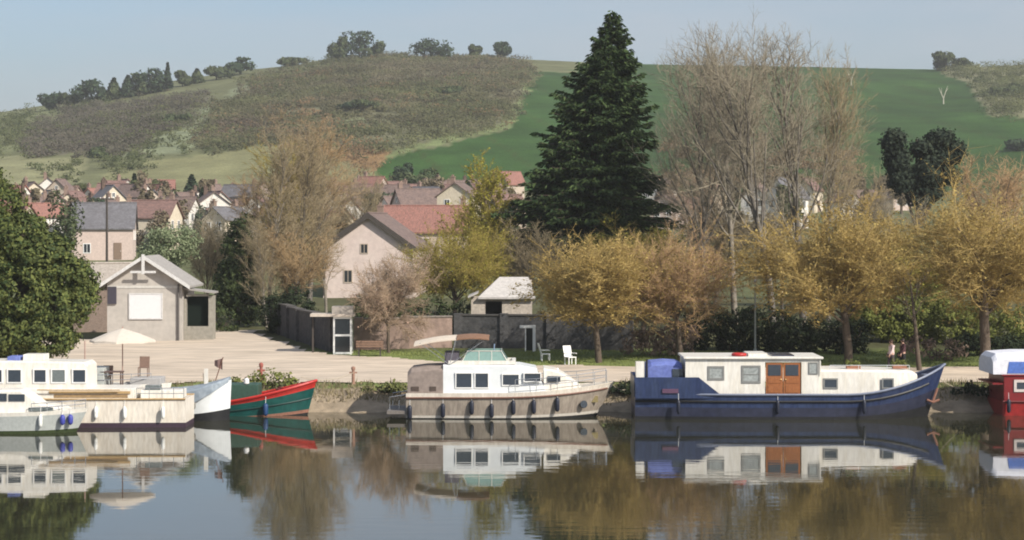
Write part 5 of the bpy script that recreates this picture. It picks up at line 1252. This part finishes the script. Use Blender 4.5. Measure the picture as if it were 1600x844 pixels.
def green_boat():
    F = Fr(410, 99.9); B = 1.15; r = boat_root('narrow_boat', 'dark green open boat with thick red gunwale and upswept bow', F, 2 * B)
    x0 = F.x(268); L = F.x(491) - x0; zg = F.z(630)
    sh = lambda u: zg + 1.02 * max(0, (u - .30) / .70) ** 1.35
    pt, rail = hull(L, B, x0, sh, [(0, .26, BLACKP, 'hull'), (.26, .34, RUST, 'boot_stripe'), (.34, .84, GREENP, 'topside'), (.84, 1, REDB, 'red_strake')], r, stern_w=.8, full=.5, bow_pow=2.3, rake=.55, wl=.8, flare=1.2, deck=M('dark_red', (.12, .012, .012), .5), deck_drop=.16)
    rail('gunwale', REDB, .07); rail('rub_rail', M('dark_green', (.006, .03, .026), .5), .04, t=.60)
    MB().box(F.x(352), F.x(402), -B * .62, B * .62, F.z(628), F.z(602)).build('cuddy', M('cuddy_green', (.03, .07, .05), .6, .2), r, bevel=.04)
    for y in (-.5, .5): MB().lathe([(.07, 0), (.07, .25), (.12, .27), (.12, .33)], (F.x(432), y, sh(.72) - .18), 10).build('bollard', M('dark_red'), r)
    MB().lathe([(.05, 0), (.13, .05), (.13, .25), (.05, .30)], (F.x(383), -B * .55, F.z(602)), 10).build('lantern', FRAME_W, r)
    fender(r, F.x(415), -B * 1.02, F.z(640), M('deep_blue_fender', (.015, .05, .14), .5), .55, .13)
green_boat()

# ------------------------------------------------------------------ people
SKIN = M('skin', (.45, .27, .20), .6, .05)
def skin_mesh(name, verts, edges, radii, mat, parent):
    me = bpy.data.meshes.new(name); me.from_pydata(verts, edges, []); o = link(name, me, parent, mat)
    o.modifiers.new('skin', 'SKIN'); sv = me.skin_vertices[0].data
    for i, rr in enumerate(radii): sv[i].radius = rr if hasattr(rr, '__len__') else (rr, rr)
    sv[0].use_root = True
    s = o.modifiers.new('sub', 'SUBSURF'); s.levels = 1; s.render_levels = 2
    return o
def person(px, Y, label, top, legs, hair, stride, rz, bag=None):
    x = (px - 800) * Y / FPX; r = empty('person', (x, Y, tz(x, Y) + .05), rz); tag(r, label, 'person')
    s = stride
    V = [(0, 0, .93), (0, 0, 1.15), (0, 0, 1.40), (.01, 0, 1.50), (.03, 0, 1.60), (.03, 0, 1.70),
         (0, -.10, .88), (s * .5, -.10, .50), (s * .35, -.10, .09), (s * .35 + .17, -.10, .045), (0, .10, .88), (-s * .25, .10, .49), (-s * .95, .10, .12), (-s * .95 + .16, .10, .05),
         (0, -.19, 1.40), (-.06 * s * 3, -.24, 1.12), (.14, -.23, .90), (0, .19, 1.40), (.08, .24, 1.12), (.22, .22, .92)]
    E = [(0, 1), (1, 2), (2, 3), (3, 4), (4, 5), (0, 6), (6, 7), (7, 8), (8, 9), (0, 10), (10, 11), (11, 12), (12, 13), (2, 14), (14, 15), (15, 16), (2, 17), (17, 18), (18, 19)]
    R = [(.13, .095), (.13, .095), (.145, .095), .055, .085, .075, .085, .058, .042, .035, .085, .058, .042, .035, .055, .042, .030, .055, .042, .030]
    body = skin_mesh('body', V, E, R, SKIN, r)
    # hands: palm and five fingers
    for sd, w in ((-1, V[16]), (1, V[19])):
        h = MB(); hx, hy, hz = w
        h.tube([(hx, hy, hz + .01), (hx + .02, hy, hz - .08)], [.026, .036], 8)
        for i in range(4):
            o = (i - 1.5) * .018; L = (.065, .08, .075, .055)[i]
            h.tube([(hx + .02 + o, hy, hz - .075), (hx + .025 + o, hy - sd * .006, hz - .075 - L * .55), (hx + .02 + o, hy - sd * .025, hz - .075 - L)], [.010, .009, .006], 6)
        h.tube([(hx + .035, hy, hz - .03), (hx + .065, hy - sd * .01, hz - .06), (hx + .07, hy - sd * .015, hz - .09)], [.011, .010, .007], 6)
        h.build('hand', SKIN, body, True)
    f = MB(); f.tube([(.10, 0, 1.63), (.135, 0, 1.60), (.115, 0, 1.585)], [.012, .018, .010], 6); f.build('nose', SKIN, body)
    f = MB()
    for y in (-.035, .035): f.lathe([(.003, -.008), (.010, 0), (.003, .008)], (.105, y, 1.645), 6)
    f.build('eye', M('eye_dark', (.03, .02, .02), .4), body)
    MB().box(.10, .113, -.025, .025, 1.553, 1.562).build('mouth', M('lip', (.30, .12, .10), .5), body)
    e = MB()
    for y in (-.085, .085): e.lathe([(.004, -.03), (.018, 0), (.004, .03)], (.03, y, 1.62), 8)
    e.build('ear', SKIN, body)
    # clothes follow the same skeleton a little larger
    skin_mesh('jacket', [(0, 0, .80), (0, 0, 1.12), (0, 0, 1.41), (0, 0, 1.47), (0, -.20, 1.40), (-.06 * s * 3, -.245, 1.12), (.125, -.235, .93), (0, .20, 1.40), (.08, .245, 1.12), (.205, .225, .95)],
              [(0, 1), (1, 2), (2, 3), (2, 4), (4, 5), (5, 6), (2, 7), (7, 8), (8, 9)], [(.20, .16), (.175, .135), (.18, .13), .075, .075, .06, .045, .075, .06, .045], top, r)
    skin_mesh('trousers', [(0, 0, 1.02), (0, -.10, .86), (s * .5, -.10, .50), (s * .35, -.10, .10), (0, .10, .86), (-s * .25, .10, .49), (-s * .95, .10, .13)],
              [(0, 1), (1, 2), (2, 3), (0, 4), (4, 5), (5, 6)], [(.175, .135), .11, .075, .06, .105, .075, .06], legs, r)
    for a in (V[9], V[13]):
        q = MB().lathe([(.05, -.045), (.055, 0), (.03, .045)], (0, 0, 0), 10).build('shoe', M('shoe', (.04, .035, .03), .6), r, True); q.location = (a[0] - .06, a[1], .05); q.scale = (2.4, .95, 1)
    hm = MB(); hm.lathe([(.03, .135), (.075, .115), (.098, .06), (.10, .0), (.085, -.07), (.06, -.10)], (.0, 0, 1.63), 12); hr = hm.build('hair', hair, body, True)
    hr.location.x = .005
    if bag:
        b = MB(); b.box(-.10, .22, -.34, -.27, .68, .95); bo = b.build('bag', bag, r, bevel=.02); MB().tube([(.06, -.305, .95), (.02, -.20, 1.43)], .012, 5).build('strap', bag, bo)
person(1393, 111.5, 'person in pale pink top walking beside another in dark coat', M('pink_top', (.62, .48, .46), .85), M('dark_trousers', (.06, .045, .05), .85), M('brown_hair', (.10, .06, .04), .7), .26, math.pi + .3)
person(1411, 112.1, 'person in dark maroon coat walking past the slender bare tree', M('maroon_coat', (.07, .03, .035), .85), M('black_trousers', (.02, .02, .022), .85), M('dark_hair', (.03, .02, .018), .7), .22, math.pi + .25, M('black_bag', (.02, .02, .02), .6))

# ------------------------------------------------------------------ quay furniture
def pedestal(px, Y, label, top, col):
    x = (px - 800) * Y / FPX; z = tz(x, Y); h = CAMH - (top - HOR) * Y / FPX - z
    r = empty('mooring_post', (x, Y, z - .02)); tag(r, label, 'post')
    MB().lathe([(.13, 0), (.13, .06), (.085, .10), (.075, h * .8), (.11, h * .82), (.11, h * .95), (.05, h)], (0, 0, 0), 10).build('shaft', col, r)
    MB().box(-.2, .2, -.03, .03, h * .62, h * .70).build('cross_bar', col, r)
PR = M('post_red', (.33, .10, .075), .6, .15)
pedestal(408, 105.9, 'dull red mooring post on the bank behind the green boat', 566, PR)
pedestal(552, 105.6, 'red brown mooring post with white cap on the open bank', 572, M('post_brown', (.30, .17, .12), .7, .15))
pedestal(320, 106.4, 'pale mooring post at the edge of the gravel yard', 582, M('post_pale', (.55, .45, .36), .7, .1))
def chair(px, Y, rz, label):
    x = (px - 800) * Y / FPX; c = empty('garden_chair', (x, Y, tz(x, Y)), rz); tag(c, label, 'chair')
    MB().box(-.25, .25, -.25, .25, .40, .45).build('seat', FRAME_W, c)
    MB().slab([(-.25, .22, .45), (.25, .22, .45), (.25, .40, 1.05), (-.25, .40, 1.05)], (0, .04, 0)).build('backrest', FRAME_W, c)
    for a in (-.22, .22):
        for b in (-.22, .22): MB().box(a - .025, a + .025, b - .025, b + .025, 0, .40).build('leg', FRAME_W, c)
    for a in (-.27, .24): MB().box(a, a + .05, -.24, .25, .62, .66).build('armrest', FRAME_W, c)
chair(852, 117.5, 1.7, 'white garden chair turned sideways near the white gate frame')
chair(891, 115.5, .5, 'white garden chair alone in the middle of the lawn')
def lamp_post(px, Y, top, label, mat):
    x = (px - 800) * Y / FPX; z = tz(x, Y); h = CAMH - (top - HOR) * Y / FPX - z; r = empty('lamp_post', (x, Y, z)); tag(r, label, 'lamp post')
    MB().lathe([(.10, -.05), (.10, .5), (.06, .6), (.04, h - .35)], (0, 0, 0), 10).build('pole', mat, r)
    hd = MB().lathe([(.05, h - .35), (.10, h - .32), (.13, h - .06), (.05, h)], (0, 0, 0), 10).build('lantern', M('lantern', (.4, .4, .38), .3), r)
    MB().lathe([(.14, h - .06), (.11, h + .02), (.03, h + .05)], (0, 0, 0), 10).build('cap', mat, hd)
lamp_post(1180, 119, 432, 'slim grey lamp post before the tall dark hedge', M('post_grey', (.30, .32, .31), .5))
def telegraph(px, Y, top):
    x = (px - 800) * Y / FPX; z = tz(x, Y); h = CAMH - (top - HOR) * Y / FPX - z; r = empty('telegraph_pole', (x, Y, z)); tag(r, 'dark wooden telegraph pole behind the harbour hut', 'pole')
    MB().tube([(0, 0, -.1), (0, 0, h)], [.14, .09], 8).build('pole', DARKWOOD, r)
    MB().box(-.7, .7, -.05, .05, h - .6, h - .48).build('crossarm', DARKWOOD, r)
    for a in (-.6, -.2, .2, .6): MB().lathe([(.03, 0), (.05, .05), (.03, .12)], (a, 0, h - .48), 8).build('insulator', FRAME_W, r)
telegraph(167, 190, 302)
def bench(px, Y, label):
    x = (px - 800) * Y / FPX; c = empty('park_bench', (x, Y, tz(x, Y) + .0), math.pi); tag(c, label, 'bench'); m = M('bench_wood', (.20, .12, .08), .7, .2, 4)
    for i in range(3): MB().box(-.8, .8, -.22 + .15 * i, -.10 + .15 * i, .43, .47).build('seat_slat', m, c)
    for i in range(3): MB().box(-.8, .8, .26, .29, .55 + .14 * i, .66 + .14 * i).build('back_slat', m, c)
    for a in (-.65, .62):
        MB().box(a, a + .06, -.2, .26, 0, .43).build('leg', DARKWOOD, c); MB().box(a, a + .06, .22, .26, .43, .95).build('back_post', DARKWOOD, c)
bench(578, 120.5, 'brown wooden bench on the grass before the pink wall')

# mooring ropes from the boats to the bank
def rope(label, a, b, sag=.25):
    a, b = Vector(a), Vector(b); pts = [a.lerp(b, t) - Vector((0, 0, sag * 4 * t * (1 - t))) for t in [i / 8 for i in range(9)]]
    m = MB(); m.tube([p - a for p in pts], .018, 5); o = m.build('mooring_rope', M('rope', (.42, .36, .27), .9)); o.location = a; tag(o, label, 'rope')
rope('thin pale rope from the cruiser bow to the bank', (P(955, 602, 100).x, 100.2, 1.62), (P(985, 600, 105).x, 105, tz(P(985, 600, 105).x, 105) + .05))
rope('thin pale rope from the blue barge bow to the bank', (P(1468, 600, 100).x, 100.4, 1.9), (P(1516, 600, 105).x, 105, tz(P(1516, 600, 105).x, 105) + .05))
rope('thin pale rope from the green boat to the red brown post', (P(470, 605, 100.8).x, 100.9, 1.85), (P(552, 590, 105.6).x, 105.5, tz(P(552, 590, 105.6).x, 105.6) + .6))

# ------------------------------------------------------------------ haze in the valley air
def haze():
    m = bpy.data.materials.new('haze'); m.use_nodes = True; n, l = m.node_tree.nodes, m.node_tree.links
    n.remove(n['Principled BSDF']); v = n.new('ShaderNodeVolumePrincipled'); v.inputs['Color'].default_value = (.94, .93, .89, 1); v.inputs['Density'].default_value = HAZE; v.inputs['Anisotropy'].default_value = .2
    l.new(v.outputs[0], n['Material Output'].inputs['Volume'])
    o = MB().box(-960, 960, -90, 1480, -3, 118).build('haze', m); tag(o, 'pale spring haze hanging over the river valley', 'haze', None, 'stuff')
if HAZE > 0: haze()
